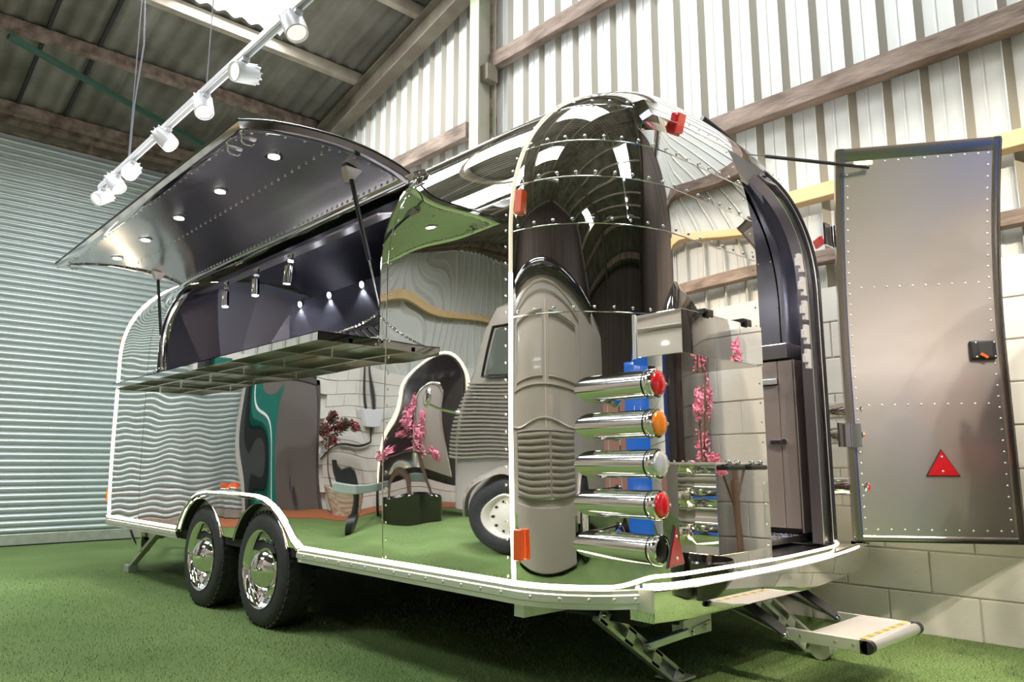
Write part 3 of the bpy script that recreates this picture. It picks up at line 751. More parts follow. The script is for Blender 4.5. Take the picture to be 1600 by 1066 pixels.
def hatch_frame(y0, y1):
    rws = [[hs_(u, y0, 0), hs_(u, y0, .036), hs_(u, (y0 + y1) / 2, .042), hs_(u, y1, .036), hs_(u, y1, .02)] for u in fillth(0, 1, 24)]
    return T('hatch_end_frame', MB().rows(rws), CHROME, hatch, smooth=50)
hatch_frame(HY0, HY0 + .055); hatch_frame(HY1, HY1 - .055)
def hatch_long(u0, u1, name):
    rws = [[hs_(u0, y, 0), hs_(u0, y, .036), hs_((u0 + u1) / 2, y, .041), hs_(u1, y, .036), hs_(u1, y, .02)] for y in lin(HY0, HY1, .3)]
    return T(name, MB().rows(rws), CHROME, hatch, smooth=50)
hatch_long(1, .945, 'hatch_outer_frame'); hatch_long(.0, .045, 'hatch_hinge_frame')
T('edge_seal', MB().tube([hs_(1.0, y, .0) for y in lin(HY0, HY1, .5)], .006, 6).tube([hs_(u, HY0, 0) for u in fillth(0, 1, 16)], .006, 6), BLACK, hatch, smooth=60)
rv = []
dn = Vector((0, 0, -1))
for y in lin(HY0 + .09, HY1 - .09, .055): rv.append((hs_(.075, y, .029), dn))
for y in lin(HY0 + .09, HY1 - .09, .075): rv += [(hs_(.50, y, .029), dn), (hs_(.935, y, .029), dn)]
for u in fillth(.1, .9, 9): rv += [(hs_(u, HY0 + .075, .029), dn), (hs_(u, HY1 - .075, .029), dn)]
rivrow('rivet_row', [(p + Vector((0, 0, -.0025)), n) for p, n in rv], hatch, r=.0065, h=.005, m=ALU)
for y in (3.22, 3.85, 4.45, 5.05, 5.65):
    p = hs_(.66, y, .028 + .001); T('downlight', MB().cyl(p, p - Vector((0, 0, .006)), .042, n=24), CHROME, hatch, smooth=40)
    T('lamp_disc', MB().cyl(p - Vector((0, 0, .006)), p - Vector((0, 0, .009)), .027, n=20), LAMPW, hatch)
for y in (2.99, 3.13, 5.82):
    p = hs_(.945, y, .04)
    T('hatch_catch', MB().tube([p, p + Vector((.0, 0, -.022)), p + Vector((.012, 0, -.032)), p + Vector((.045, 0, -.032)), p + Vector((.055, 0, -.022))], .0045, 8).obox(p + Vector((.03, 0, .0)), ((1, 0, 0), (0, 1, 0), (0, 0, 1)), (.03, .010, .005)), CHROME, hatch, smooth=50)
def gas_strut(p, q, f, name='gas_strut', parent=None, r=.011):
    p, q = Vector(p), Vector(q); m_ = p.lerp(q, f)
    s_ = T(name, MB().cyl(p, m_, r, n=14), BLACK, parent, smooth=40)
    T('strut_rod', MB().cyl(m_, q, r * .42, n=10).ball(q, r * .9, 8, 6), CHROME, parent, smooth=40); T('strut_end', MB().cyl(p, p.lerp(m_, .06), r * .8, n=10).ball(p, r, 8, 6), ALU, parent, smooth=40)
for yy, ye, yl in ((3.10, 3.10, 2.965), (5.86, 5.86, 5.93)):
    p = hs_(.30, yy, .03)
    T('strut_bracket', MB().prism([p + Vector((-.05, -.03, 0)), p + Vector((.05, -.03, 0)), p + Vector((.012, -.0, -.06)), p + Vector((-.012, 0, -.06))], (0, .05, 0)), BRUSH, hatch, bev=.003)
    q = Vector((pt(s_at(1.62), -.03)[0], yl, 1.60)); gas_strut(p + Vector((0, 0, -.055)), q, .62)

# fold-down shelf under the opening
sx0, sx1, sy0, sy1, sz0, sz1 = 1.573, 1.895, 2.90, 5.86, 1.415, 1.455
shelf = T('serving_shelf', MB().box(sx0, sx1, sy0, sy1, sz1 - .004, sz1).box(sx0, sx0 + .003, sy0, sy1, sz0, sz1).box(sx0, sx1, sy0, sy0 + .003, sz0, sz1).box(sx0, sx1, sy1 - .003, sy1, sz0, sz1), MIRROR, label='fold-down steel serving shelf')
T('shelf_underside', MB().box(sx0 + .003, sx1, sy0 + .003, sy1 - .003, sz1 - .016, sz1 - .006), SHELFU, shelf)
for i in range(5): y = sy0 + .45 + i * .52; T('shelf_rib', MB().bar((sx0 + .01, y, sz0 + .012), (sx1 - .005, y, sz0 + .012), .02, .02), SHELFU, shelf)
T('shelf_rib', MB().box(1.725, 1.745, sy0, sy1, sz0 + .004, sz0 + .024), SHELFU, shelf)
def chain(p, q, sag, n=34, parent=None):
    p, q = Vector(p), Vector(q); mb = MB(); pts = [p.lerp(q, i / n) - Vector((0, 0, sag * 4 * (i / n) * (1 - i / n))) for i in range(n + 1)]
    for i in range(n):
        c = (pts[i] + pts[i + 1]) / 2; d = (pts[i + 1] - pts[i]); L = d.length * .72; d.normalize(); a_ = d.orthogonal().normalized(); a_ = a_ if i % 2 else d.cross(a_)
        mb.tube([c + d * (L * cos(t)) + a_ * (L * .55 * sin(t)) for t in [2 * PI * k / 8 for k in range(8)]], .0022, 5, closed=True)
    return T('shelf_chain', mb, CHROME, parent, smooth=60, weld=False)
chain((sx0 + .01, sy0 + .02, sz1 - .01), (1.925, WY0 + .02, 1.60), .03, parent=shelf)
chain((sx0 + .01, sy1 - .02, sz1 - .01), (1.925, WY1 - .02, 1.62), .03, parent=shelf)
for y in (3.1, 4.4, 5.7): T('shelf_hinge', MB().cyl((1.893, y - .04, 1.457), (1.893, y + .04, 1.457), .009, n=10), CHROME, shelf, smooth=40)

# ------------------------------------------------------------------ rear fittings
def bump_xy(t):  # plan of the bumper
    x = 2.17 + (4.30 - 2.17) * t
    return (x, 1.57 + .035 * max(0, (2.40 - x) / .23) ** 2 + .17 * max(0, (x - 3.1) / 1.2) ** 1.6)
rws = []
for t in fillth(0, 1, 60):
    x, y = bump_xy(t); rws.append([(x, y + .06, .456), (x, y + .004, .456), (x, y, .452), (x, y - .001, .366), (x, y + .004, .350), (x, y + .05, .350)])
bumper = T('rear_bumper', MB().rows(rws), MIRROR, smooth=40, label='polished steel rear bumper')
x, y = bump_xy(0); T('bumper_end', MB().box(x - .004, x, y, y + .10, .350, .456), MIRROR, bumper)
x, y = bump_xy(1); T('bumper_end', MB().rows([[(x + .10 * sin(a), y + .10 - .10 * cos(a) + .0, .456), (x + .10 * sin(a), y + .10 - .10 * cos(a), .366)] for a in fillth(0, 1.9, 12)]), MIRROR, bumper, smooth=60)
T('bumper_top', MB().rows([[(bump_xy(t)[0], bump_xy(t)[1] + .055, .455), (bump_xy(t)[0], bump_xy(t)[1] + .14, .455)] for t in fillth(0, .97, 40)]), ALU, bumper)
T('led_end_cap', MB().box(2.150, 2.166, 1.60, 1.66, .385, .462), ALU, bumper, bev=.002)
T('led_strip', MB().tube([(bump_xy(t)[0], bump_xy(t)[1] + .008, .461) for t in fillth(.005, .90, 60)], .0048, 8), LEDM, bumper, smooth=60)
# torpedo lamp pods
def pod(z, y0, lens, x=2.035, right=False):
    R = .047; mb = MB(); n = 32; rws = []
    for k in range(n + 1):
        t = 2 * PI * k / n; dx, dz = R * sin(t), R * cos(t)
        xe = x + dx; w_ = width_at(z); yb = Y0 - cap_xy(z, min(max(xe, CX - w_ + .002), CX + w_ - .002)) + .006
        rws.append([(xe, y0, z + dz), (xe, y0 + .02, z + dz * 1.0), (xe, max(y0 + .03, yb), z + dz)])
    mb.rows(rws)
    p = T('lamp_pod', mb, mat('satin_polished_steel', (.82, .81, .80), .09, 1), smooth=60, label=None)
    T('lamp_bezel', MB().lathe([(.040, -.012), (.047, -.010), (.0495, -.002), (.0495, .012), (.047, .016)], (x, y0, z), (0, 1, 0), 32), CHROME, p, smooth=50)
    T('bezel_seal', MB().lathe([(.0478, .020), (.0492, .023), (.0478, .026)], (x, y0, z), (0, 1, 0), 32), BLACK, p, smooth=50)
    if lens is not None:
        T('lamp_lens', MB().lathe([(.043, -.006), (.041, -.014), (.034, -.020), (.018, -.024), (.0, -.025)], (x, y0, z), (0, 1, 0), 32), lens, p, smooth=60)
        T('bezel_screw', MB().ball((x - .044, y0 - .012, z), .006, 8, 6).ball((x + .044, y0 - .012, z), .006, 8, 6), CHROME, p, smooth=60)
    else: T('end_plate', MB().cyl((x, y0 - .004, z), (x, y0 + .004, z), .046, n=32), CHROME, p, smooth=40)
    return p
for z, lens in ((1.147, RED), (1.015, AMBER), (.884, CLEAR), (.752, RED), (.612, None)): pod(z, 1.475, lens)
for z, lens in ((1.165, RED), (1.035, AMBER), (.770, RED)): pod(z, 1.60, lens, x=4.02)
def triangle(c, r, nrmv, name='triangle_reflector', parent=None, th=.008, upv=(0, 0, 1)):
    c = Vector(c); n = Vector(nrmv).normalized(); u = Vector(upv); u = (u - n * u.dot(n)).normalized(); sd = u.cross(n)
    def tri(k, o): return [c + n * o + u * (r * k), c + n * o + (-u * .5 - sd * .866) * (r * k), c + n * o + (-u * .5 + sd * .866) * (r * k)]
    t = T(name, MB().prism(tri(1, 0), n * th), BLACK, parent, bev=.003)
    f = MB().prism(tri(.9, th), n * .003); T('reflector_face', f, REDD, parent or t, bev=.001)
    T('reflector_rivet', MB().rivet(c + n * (th + .003) + u * (r * .55), n, .006, .004).rivet(c + n * (th + .003) - u * (r * .22), n, .006, .004), ALU, parent or t, smooth=60)
    return t
triangle((2.075, 1.452, .605), .088, (.25, -1, 0)); triangle((4.03, 1.62, .60), .085, (-.6, -1, 0))
# two steel boxes on the rear face
def steel_box(name, x0, x1, y0, y1, z0, z1, lab, flange):
    b = T(name, MB().box(x0, x1, y0, y1, z0, z1), MIRROR, bev=.0015, label=lab)
    T('edge_flange', MB().box(x0 - .006, x0, y1 - .02, y1 + .012, z0 - .004, z1 + .004), WHITEP, b, bev=.001)
    if flange: T('top_flange', MB().box(x0 - .006, x1 + .02, y0 - .006, y1 + .03, z1, z1 + .008), mat('satin_flange', (.72, .66, .60), .4, .6), b, bev=.001)
    return b
ub = steel_box('number_plate_box', 2.165, 2.715, 1.45, 1.665, 1.262, 1.418, 'upper polished steel box', False)
for x in (2.33, 2.60): T('box_latch', MB().box(x - .03, x + .03, 1.442, 1.50, 1.418, 1.436).box(x - .02, x + .02, 1.436, 1.446, 1.405, 1.43), BLACK, ub, bev=.004)
lb = steel_box('locker_box', 2.34, 2.66, 1.45, 1.64, .572, .882, 'lower polished steel box', True)
for x in (2.44, 2.60):
    T('box_latch', MB().box(x - .06, x + .06, 1.425, 1.47, .862, .880), BLACK, lb, bev=.005)
    for q in (-.03, .03): T('latch_lamp', MB().ball((x + q, 1.44, .888), .012, 10, 6), CHROME, lb, smooth=60)
# orange side markers and red top marker
def marker(c, h, wd, n, name='side_marker', m=ORANGE, dep=.022, u=(0, 0, 1)):
    n = Vector(n).normalized(); c = Vector(c) + n * (dep / 2); sd = Vector(u).cross(n).normalized(); uu = n.cross(sd)
    T(name, MB().obox(c, (sd, uu, n), (wd / 2, h / 2, dep / 2)), m, bev=.004)
marker((1.905, 1.985, .60), .108, .036, (-1, -.25, 0)); marker((1.912, 1.985, 1.875), .098, .036, (-1, -.25, .12)); marker((1.889, 4.52, .758), .034, .085, (-1, 0, 0))
marker((1.92, 6.97, .63), .10, .036, (-1, .3, 0)); marker((1.93, 6.97, 1.93), .10, .036, (-1, .3, .12))
marker((4.06, 1.80, 2.12), .05, .10, (.6, -.6, .3), 'corner_lamp', RED)
tm = T('marker_housing', MB().prism([(2.33, 1.66, 2.265), (2.33, 1.70, 2.345), (2.33, 1.85, 2.36), (2.33, 1.80, 2.24)], (.18, .0, .02)), MIRROR, bev=.002)
T('marker_lens', MB().obox((2.535, 1.74, 2.318), ((1, 0, .12), (0, 1, .3), (0, -.3, 1)), (.030, .08, .042)), RED, tm, bev=.006)
# roof rain bar over the doorway
T('rain_bar', MB().tube([(3.13, 1.93, 2.61), (3.30, 1.90, 2.555), (3.50, 1.885, 2.475), (3.68, 1.87, 2.36), (3.70, 1.90, 2.33)], .017, 10), BLACK, smooth=60)
T('rain_plate', MB().rows([[(3.14, 1.95, 2.60), (3.16, 1.93, 2.50)], [(3.40, 1.92, 2.51), (3.42, 1.90, 2.40)], [(3.66, 1.91, 2.36), (3.66, 1.90, 2.28)]]), WHITEP)
# rear door, standing open
DH, DZT = Vector((3.93, 1.655, 0)), 2.50
da = Vector((.565, -.825, 0)).normalized(); dnb = Vector((-.825, -.565, 0)).normalized()    # along the door; towards the viewer = inner side
DW = .775
def dcurve(z): t = max(0, (z - 1.35)) / (DZT - 1.35); return .215 * t ** 2.1 - .012 * (1 - min(1, z / 1.35)) 
def dp(u, z, o): return DH + da * (u * DW) + dnb * (dcurve(z) + o) + Vector((0, 0, z))
zz = lin(.505, DZT, .05)
door = T('rear_door', MB().rows([[dp(u, z, -.035) for u in (0, 1)] for z in zz]), MIRROR, smooth=180, label='open rear door, brushed steel inside')
T('door_skin', MB().rows([[dp(u, z, 0.0) for u in fillth(.045, .96, 12)] for z in lin(.53, DZT - .035, .05)]), DOORM, door, smooth=180, recalc=False)
DFM = mat('door_frame_steel', (.50, .45, .40), .22, 1)
def dframe(u0, u1, name='door_frame', m=DFM):
    T(name, MB().rows([[dp(u0, z, -.035), dp(u0, z, .004), dp((u0 + u1) / 2, z, .010), dp(u1, z, .006), dp(u1, z, -.002)] for z in zz]), m, door, smooth=50)
dframe(0, .055); dframe(1.0, .955)
T('door_seal', MB().tube([dp(1.0, z, -.02) for z in zz], .012, 8), BLACK, door, smooth=60); T('door_seal', MB().tube([dp(u, .505, -.015) for u in (0, .5, 1)], .008, 8), BLACK, door, smooth=60)
for zt, zi in ((DZT, DZT - .06), (.505, .53)):
    T('door_frame', MB().rows([[dp(u, zt, -.035), dp(u, zt, .004), dp(u, (zt + zi) / 2, .008), dp(u, zi, .001)] for u in fillth(0, 1, 10)]), DFM, door, smooth=50)
rv = []
for z in lin(.56, DZT - .07, .056): rv += [(dp(.075, z, .001), dnb), (dp(.93, z, .001), dnb)]
for z in (.56, 1.185, 1.80, DZT - .07): rv += [(dp(u, z, .001), dnb) for u in fillth(.15, .87, 9)]
rivrow('rivet_row', rv, door, r=.0055, m=ALU)
c = dp(.86, 1.455, .012); T('door_latch', MB().obox(c, (da, dnb, (0, 0, 1)), (.060, .014, .050)), BLACK, door, bev=.01)
T('latch_pocket', MB().obox(c + dnb * .014 + da * .008, (da, dnb, (0, 0, 1)), (.032, .003, .036)), UNDER, door, bev=.003)
T('latch_lever', MB().bar(c + dnb * .022 + Vector((0, 0, -.022)) - da * .018, c + dnb * .024 + Vector((0, 0, -.044)) + da * .012, .014, .012, dnb), ORANGE, door, bev=.003)
rvs = MB()
for i in (-1, 1):
    for j in (-1, 1): rvs.rivet(c + da * (.042 * i + .008) + Vector((0, 0, .036 * j)) + dnb * .014, dnb, .005, .003)
T('latch_screws', rvs, ALU, door, smooth=60, kind='stuff')
triangle(dp(.56, .87, .002), .092, dnb, parent=None)
T('stay_bracket', MB().obox(dp(.17, DZT - .075, .006), (da, dnb, (0, 0, 1)), (.045, .004, .012)).ball(dp(.19, DZT - .10, .03), .012, 8, 6), mat('brass_plate', (.7, .5, .3), .3, 1), door, bev=.002)
gas_strut(dp(.20, DZT - .105, .03), (3.16, 1.86, 2.42), .70, r=.009)
for z in (.97, 2.02, ):
    p = DH + Vector((-.04, -.03, z)); T('door_hinge', MB().cyl(p, p + Vector((0, 0, .12)), .014, n=12).obox(p + Vector((-.05, .01, .06)), ((1, 0, 0), (0, 1, 0), (0, 0, 1)), (.055, .005, .06)).obox(p + Vector((.03, -.01, .06)), (da, dnb, (0, 0, 1)), (.035, .005, .06)), CHROME, smooth=40)

# stabiliser legs
def slotted_arm(p, q, wd, mat_, parent, slots=3):
    p, q = Vector(p), Vector(q); d = (q - p); L = d.length; d.normalize(); f = Vector((0, -1, 0)); s = d.cross(f).normalized()
    mb = MB(); h = wd / 2; n = slots; seg = L / n
    for sg in (-1, 1): mb.obox((p + q) / 2 + s * (sg * h * .80), (d, s, f), (L / 2, h * .20, .004))
    for k in range(n + 1):
        c = p + d * (L * k / n); mb.obox(c + d * (seg * .1 * (1 if k == 0 else -1 if k == n else 0)), (d, s, f), (seg * .14, h, .004))
    mb.obox((p + q) / 2 + s * h - f * .015, (d, s, f), (L / 2, .0025, .018)); mb.obox((p + q) / 2 - s * h - f * .015, (d, s, f), (L / 2, .0025, .018))
    mb.obox((p + q) / 2 - f * .033, (d, s, f), (L / 2, h, .001))
    return T('slotted_arm', mb, mat_, parent)
def bolt(p, r=.011, parent=None, n=(0, -1, 0)):
    n = Vector(n).normalized(); T('pivot_bolt', MB().cyl(p, Vector(p) + n * .008, r, n=14).ball(Vector(p) + n * .008, r * .6, 8, 5), CHROME, parent, smooth=40)
def jack(pv, foot, blk, knee, rod0):
    j = T('stabiliser_leg', MB().obox(blk, ((1, 0, 0), (0, 1, 0), (0, 0, 1)), (.10, .03, .035)), GALV, bev=.004)
    slotted_arm(pv, foot, .060, GALV, j)
    k = Vector(knee); b_ = Vector(blk) + Vector((-.08, -.035, -.01))
    T('brace_arm', MB().bar(b_, k + Vector((0, -.01, 0)), .03, .03, (0, 1, 0)), GALV, j, bev=.003)
    T('threaded_rod', MB().cyl(rod0, Vector(blk) + Vector((-.1, 0, .02)), .0085, n=10), UNDER, j, smooth=40)
    for i in range(24): pass
    bolt(Vector(pv) + Vector((0, -.006, -.005)), .010, j); bolt(k + Vector((0, -.028, 0)), .011, j); bolt(b_ + Vector((0, -.02, 0)), .010, j)
    T('foot_plate', MB().obox(Vector(foot) + Vector((.0, .03, .006)), ((1, 0, 0), (0, 1, 0), (0, 0, 1)), (.06, .06, .005)), GALV, j, bev=.002)
    T('mount_block', MB().obox(Vector(blk) + Vector((.01, .02, .065)), ((1, 0, 0), (0, 1, 0), (0, 0, 1)), (.085, .05, .035)), GALV, j, bev=.003)
    T('pressed_rib', MB().obox(Vector(blk) + Vector((.02, -.032, .0)), ((1, 0, .12), (0, 1, 0), (-.12, 0, 1)), (.065, .004, .007)).cyl(Vector(blk) + Vector((.035, -.05, -.005)), Vector(blk) + Vector((.035, -.03, -.005)), .011, n=12), GALV, j, bev=.002)
    return j
jack((2.245, 1.90, .335), (2.74, 1.90, .012), (2.74, 1.84, .235), (2.485, 1.90, .18 - .0), (2.12, 1.95, .355))
j2 = T('stabiliser_leg', MB().box(2.12, 2.20, 6.42, 6.56, .30, .40), GALV, bev=.004)
T('slotted_arm', MB().bar((2.12, 6.30, .36), (2.12, 6.90, .05), .03, .05, (1, 0, 0)), GALV, j2, bev=.004)
T('brace_arm', MB().tube([(2.10, 6.98, .37), (2.10, 6.85, .27), (2.10, 6.66, .19)], .012, 8), GALV, j2, smooth=60)
T('foot_plate', MB().obox((2.12, 6.92, .03), ((1, 0, 0), (0, 1, 0), (0, 0, 1)), (.04, .06, .03)), GALV, j2, bev=.006)
T('drop_bracket', MB().box(2.08, 2.16, 6.60, 6.70, .19, .40), CHROME, j2, bev=.006)

# fold-out step
st = T('fold_out_step', MB().box(3.0, 3.46, 1.235, 1.47, .196, .226), mat('ribbed_aluminium', (.78, .74, .70), .4, .7, bump=(160, .3, .004), stretch=(0, 1, 0)), bev=.003, label='fold-out aluminium step')
for x in (2.985, 3.46): T('step_side', MB().box(x, x + .015, 1.25, 1.56, .185, .232), ALU, st, bev=.003)
T('step_nose', MB().cyl((2.985, 1.235, .208), (3.475, 1.235, .208), .022, n=16), ALU, st, smooth=40)
for x in (2.972, 3.462): T('nose_cap', MB().cyl((x, 1.235, .208), (x + .03, 1.235, .208), .0245, n=16).box(x, x + .03, 1.235, 1.262, .184, .232), BLACK, st, smooth=40)
nz = 12
for k in range(nz): T('hazard_block', MB().box(3.0 + k * .46 / nz, 3.0 + (k + 1) * .46 / nz, 1.262, 1.285, .226, .2275), YEL if k % 2 else mat('hazard_grey', (.22, .18, .14), .5), st)
for x in (2.96, 3.445):
    T('step_arm', MB().bar((x + .02, 1.84, .37), (x + .02, 1.545, .205), .012, .08, (1, 0, 0)), UNDER, st, bev=.004)
    T('step_link', MB().bar((x + .045, 1.90, .30), (x + .045, 1.58, .205), .010, .045, (1, 0, 0)), ALU, st, bev=.004)
    bolt((x - .0, 1.55, .208), .016, st, (-1, 0, 0)); bolt((x + .0, 1.78, .33), .014, st, (-1, 0, 0))
T('step_bracket', MB().prism([(2.965, 1.64, .395), (2.965, 1.98, .395), (2.965, 1.90, .30), (2.965, 1.80, .30)], (.012, 0, 0)).prism([(3.47, 1.64, .395), (3.47, 1.98, .395), (3.47, 1.90, .30), (3.47, 1.80, .30)], (.012, 0, 0)), UNDER, st)
for x in (2.984, 3.462):
    for y in (1.29, 1.36, 1.50): T('step_screw', MB().cyl((x, y, .208), (x - .004, y, .208), .006, n=10), CHROME, st, smooth=40)
j3 = T('stabiliser_leg', MB().box(3.14, 3.26, 1.88, 2.0, .33, .40), GALV, bev=.003); slotted_arm((3.20, 1.92, .36), (3.62, 1.80, .03), .055, GALV, j3); slotted_arm((3.30, 1.92, .36), (3.72, 1.80, .03), .055, GALV, j3)
T('jack_roller', MB().cyl((3.50, 1.67, .05), (3.58, 1.67, .05), .048, n=20), GALV, smooth=40)

# ================================================================== TRACK LIGHTING
tl = thing('track_light', 'white ceiling track with seven spotlights hanging above the serving hatch', 'track light', (1.2, 3.6, 2.62))
tl.rotation_euler = (0, 0, 0)
inv = Matrix.Translation(-Vector((1.2, 3.6, 2.62)))
def U(name, mb, m, parent=None, **k):
    o = obj(name, mb, m, parent or tl, **k)
    if parent is None: o.matrix_parent_inverse = inv
    return o
def tz(y): return 2.62
U('track_bar', MB().box(1.182, 1.218, 1.6, 5.10, 2.605, 2.635), WHITEP, bev=.003); U('track_slot', MB().box(1.193, 1.207, 1.6, 5.08, 2.603, 2.606), mat('slot_grey', (.25, .25, .26), .5))
for (y, az, el, lit) in ((5.06, 200, -35, 0), (4.75, -60, -50, 0), (4.47, -120, -40, 1), (3.90, -50, -45, 0), (3.40, -95, -60, 0), (2.97, 190, -15, 0), (2.50, -80, -62, 0)):
    a, e = math.radians(az), math.radians(el); d = Vector((cos(a) * cos(e), sin(a) * cos(e), sin(e)))
    piv = Vector((1.2, y, 2.545)); c = piv - d * .02
    prof = [(.0, -.055), (.025, -.055), (.036, -.045), (.043, -.02), (.045, .02), (.044, .062), (.040, .064), (.038, .055)]
    h = U('spot_head', MB().lathe(prof, c, d, 24), WHITEP, smooth=40)
    fins = MB()
    for k in range(10):
        t = 2 * PI * k / 10; aa = d.orthogonal().normalized(); bb = d.cross(aa); rd = aa * cos(t) + bb * sin(t); fins.obox(c + rd * .0365 - d * .025, (d, rd, d.cross(rd)), (.026, .008, .0025))
    U('cooling_fins', fins, WHITEP, h, kind='stuff')
    U('spot_lens', MB().cyl(c + d * .050, c + d * .054, .037, n=20), mat('lamp_bright', (1, 1, 1), .5, emit=(1, .85, .6), es=60) if lit else mat('lens_dim', (.9, .88, .84), .3, emit=(1, .93, .82), es=.7), h)
    U('spot_stem', MB().cyl(piv, (1.2, y, 2.605), .010, n=10).box(1.185, 1.215, y - .035, y + .035, 2.588, 2.604), WHITEP, h, smooth=40)
    if lit or az == -50:
        l = bpy.data.lights.new('track_spot', 'SPOT'); l.energy = 110; l.spot_size = 1.3; l.shadow_soft_size = .04; l.color = (1, .9, .74)
        lo = bpy.data.objects.new('track_spot', l); COL.objects.link(lo); lo.location = c + d * .07; lo.rotation_euler = d.to_track_quat('-Z', 'Y').to_euler()
for y, dy in ((4.55, 0.12), (3.38, 0.02)):
    U('hanging_wire', MB().cyl((1.2, y, 2.63), (1.2 + .03, y + dy, zroof(y) - .02), .0025, n=6), CABLE)
U('power_cable', MB().tube([(1.2, 4.53, 2.63), (1.21, 4.56, 3.0), (1.24, 4.58, 3.4), (1.22, 4.62, 4.0), (1.25, 4.68, zroof(4.68) - .02)], .004, 6), CABLE, smooth=60)

t2 = thing('track_light', 'white five-spot track added behind the viewer to brighten the block wall and open door', 'track light', (2.2, -1.0, 3.5))  # second track is added out of view to brighten the gable blocks and door
def U2(name, mb, m, parent=None, **k): return obj(name, mb, m, parent or t2, **k)
U2('track_bar', MB().box(-.018, .018, -1.6, 1.5, -.015, .015), WHITEP)
for y, tg in ((-1.3, (4.4, -1.2, 1.2)), (-.6, (4.4, -.3, .9)), (-.1, (4.4, 1.5, .1)), (.8, (4.4, 1.8, .5)), (1.4, (3.6, .9, .0))):
    p = Vector((0, y, -.10)); d = (Vector(tg) - Vector((2.2, -1.0, 3.5)) - p).normalized()
    h = U2('spot_head', MB().lathe([(.0, -.055), (.025, -.055), (.036, -.045), (.043, -.02), (.045, .02), (.044, .062), (.040, .064), (.038, .055)], p, d, 20), WHITEP, smooth=40)
    U2('spot_lens', MB().cyl(p + d * .050, p + d * .054, .037, n=20), LAMPW, h); U2('spot_stem', MB().cyl(p, (0, y, 0), .010, n=8), WHITEP, h, smooth=40)
    l = bpy.data.lights.new('track_spot', 'SPOT'); l.energy = 300 if tg[2] == .1 else 150; l.spot_size = 1.5; l.spot_blend = .8; l.shadow_soft_size = .04; l.color = (1, .88, .72)
    lo = bpy.data.objects.new('track_spot', l); COL.objects.link(lo); lo.location = Vector((2.2, -1.0, 3.5)) + p + d * .07; lo.rotation_euler = d.to_track_quat('-Z', 'Y').to_euler()
for y in (-1.2, 1.2): U2('hanging_wire', MB().cyl((0, y, 0), (0, y, zroof(y - 1) - 3.53), .003, n=6), CABLE)

# ================================================================== THINGS THE POLISHED SKIN REFLECTS
def free(name, loc, lab, cat, rz=0, group=None):
    t = thing(name, lab, cat, loc, group); t.rotation_euler = (0, 0, rz); return t
def L(name, mb, m, parent, **k): return obj(name, mb, m, parent, **k)
# long taupe panel van standing to the left of the view; local x = towards the trailer, y along
van = free('panel_van', (-.32, 1.0, 0), 'long taupe panel van with louvred panels and corrugated flank, mirrored in the trailer', 'van')
vb = MB(); SECT = [(0, .40), (.0, 1.40), (-.03, 2.0), (-.10, 2.22), (-.26, 2.32), (-1.6, 2.32), (-1.76, 2.1), (-1.8, .40)]
def vrow(y, k=0, sl=0): return [(x - k if x > -1 else x + k, y - sl * max(0, z - .9), z) for x, z in SECT]
vb.rows([vrow(-3.9), vrow(-2.8), vrow(2.9), vrow(3.6, 0, .2), vrow(4.15, .03, .42)]); vb.add(vrow(-3.9), [tuple(range(8))])
vb.rows([vrow(4.15, .03, .42), vrow(4.32, .14, .46)]); vb.add(vrow(4.32, .14, .46), [tuple(range(8))])
L('body', vb, TAUPE, van, smooth=35)
L('roof_rim', MB().tube([(-.05, y, 2.24) for y in lin(-2.4, 2.8, .2)], .06, 10), BLKG, van, smooth=60)
def panel_frame(y0, y1, z0, z1, r=.014, m=TAUPE, name='pressed_panel', arch=0):
    pts = [(.004, y0, z0), (.004, y1, z0), (.0, y1, z1)] + [(.0, y1 + (y0 - y1) * k / 8, z1 + arch * sin(PI * k / 8)) for k in range(1, 8)] + [(.0, y0, z1)]
    L(name, MB().tube(pts, r, 6, closed=True), m, van, smooth=60)
panel_frame(-1.0, .55, 1.46, 1.92); panel_frame(.85, 2.6, 1.46, 1.92); panel_frame(-1.25, 2.85, 1.40, 2.02, arch=.10)
L('centre_pillar', MB().box(.0, .008, .68, .72, .55, 2.0), mat('centre_pillar_tan', (.62, .50, .38), .25), van)  # pale tan strip down the centre pillar
L('body_crease', MB().tube([(.006, y, 1.12 + .03 * sin(y * 2)) for y in lin(-1.6, 3.0, .1)], .012, 6), TAUPE, van, smooth=60)
for y0, wd in ((-.75, 1.2), (.55, 2.0)):
    L('louvre_surround', MB().tube([(.01, y0 - .04, .56), (.01, y0 + wd + .04, .56), (.01, y0 + wd + .04, 1.06), (.01, y0 - .04, 1.06)], .012, 6, closed=True), TAUPE, van, smooth=60)
    for k in range(10): L('louvre_blade', MB().tube([(.01, y0, 1.03 - k * .05), (.03, y0 + wd / 2, 1.022 - k * .05), (.01, y0 + wd, 1.03 - k * .05)], .017, 6), TAUPE, van, smooth=60)
for k in range(20): L('corrugation', MB().tube([(.004, 2.95, 1.50 - k * .032), (.004, 3.65 - .2 * (.6 - k * .032), 1.50 - k * .032), (-.02, 4.15 - .42 * max(0, .6 - k * .032), 1.50 - k * .032)], .012, 5), TAUPE, van, smooth=60)
L('cab_window', MB().prism([(.008, 3.1, 1.58), (-.01, 3.68, 1.58), (-.022, 3.50, 1.98), (-.022, 3.1, 2.0)], (.008, 0, 0)), GLASSM, van)
L('window_surround', MB().tube([(.014, 3.07, 1.56), (-.0, 3.72, 1.56), (-.015, 3.53, 2.01), (-.015, 3.07, 2.03)], .016, 6, closed=True), BLKG, van, smooth=60)
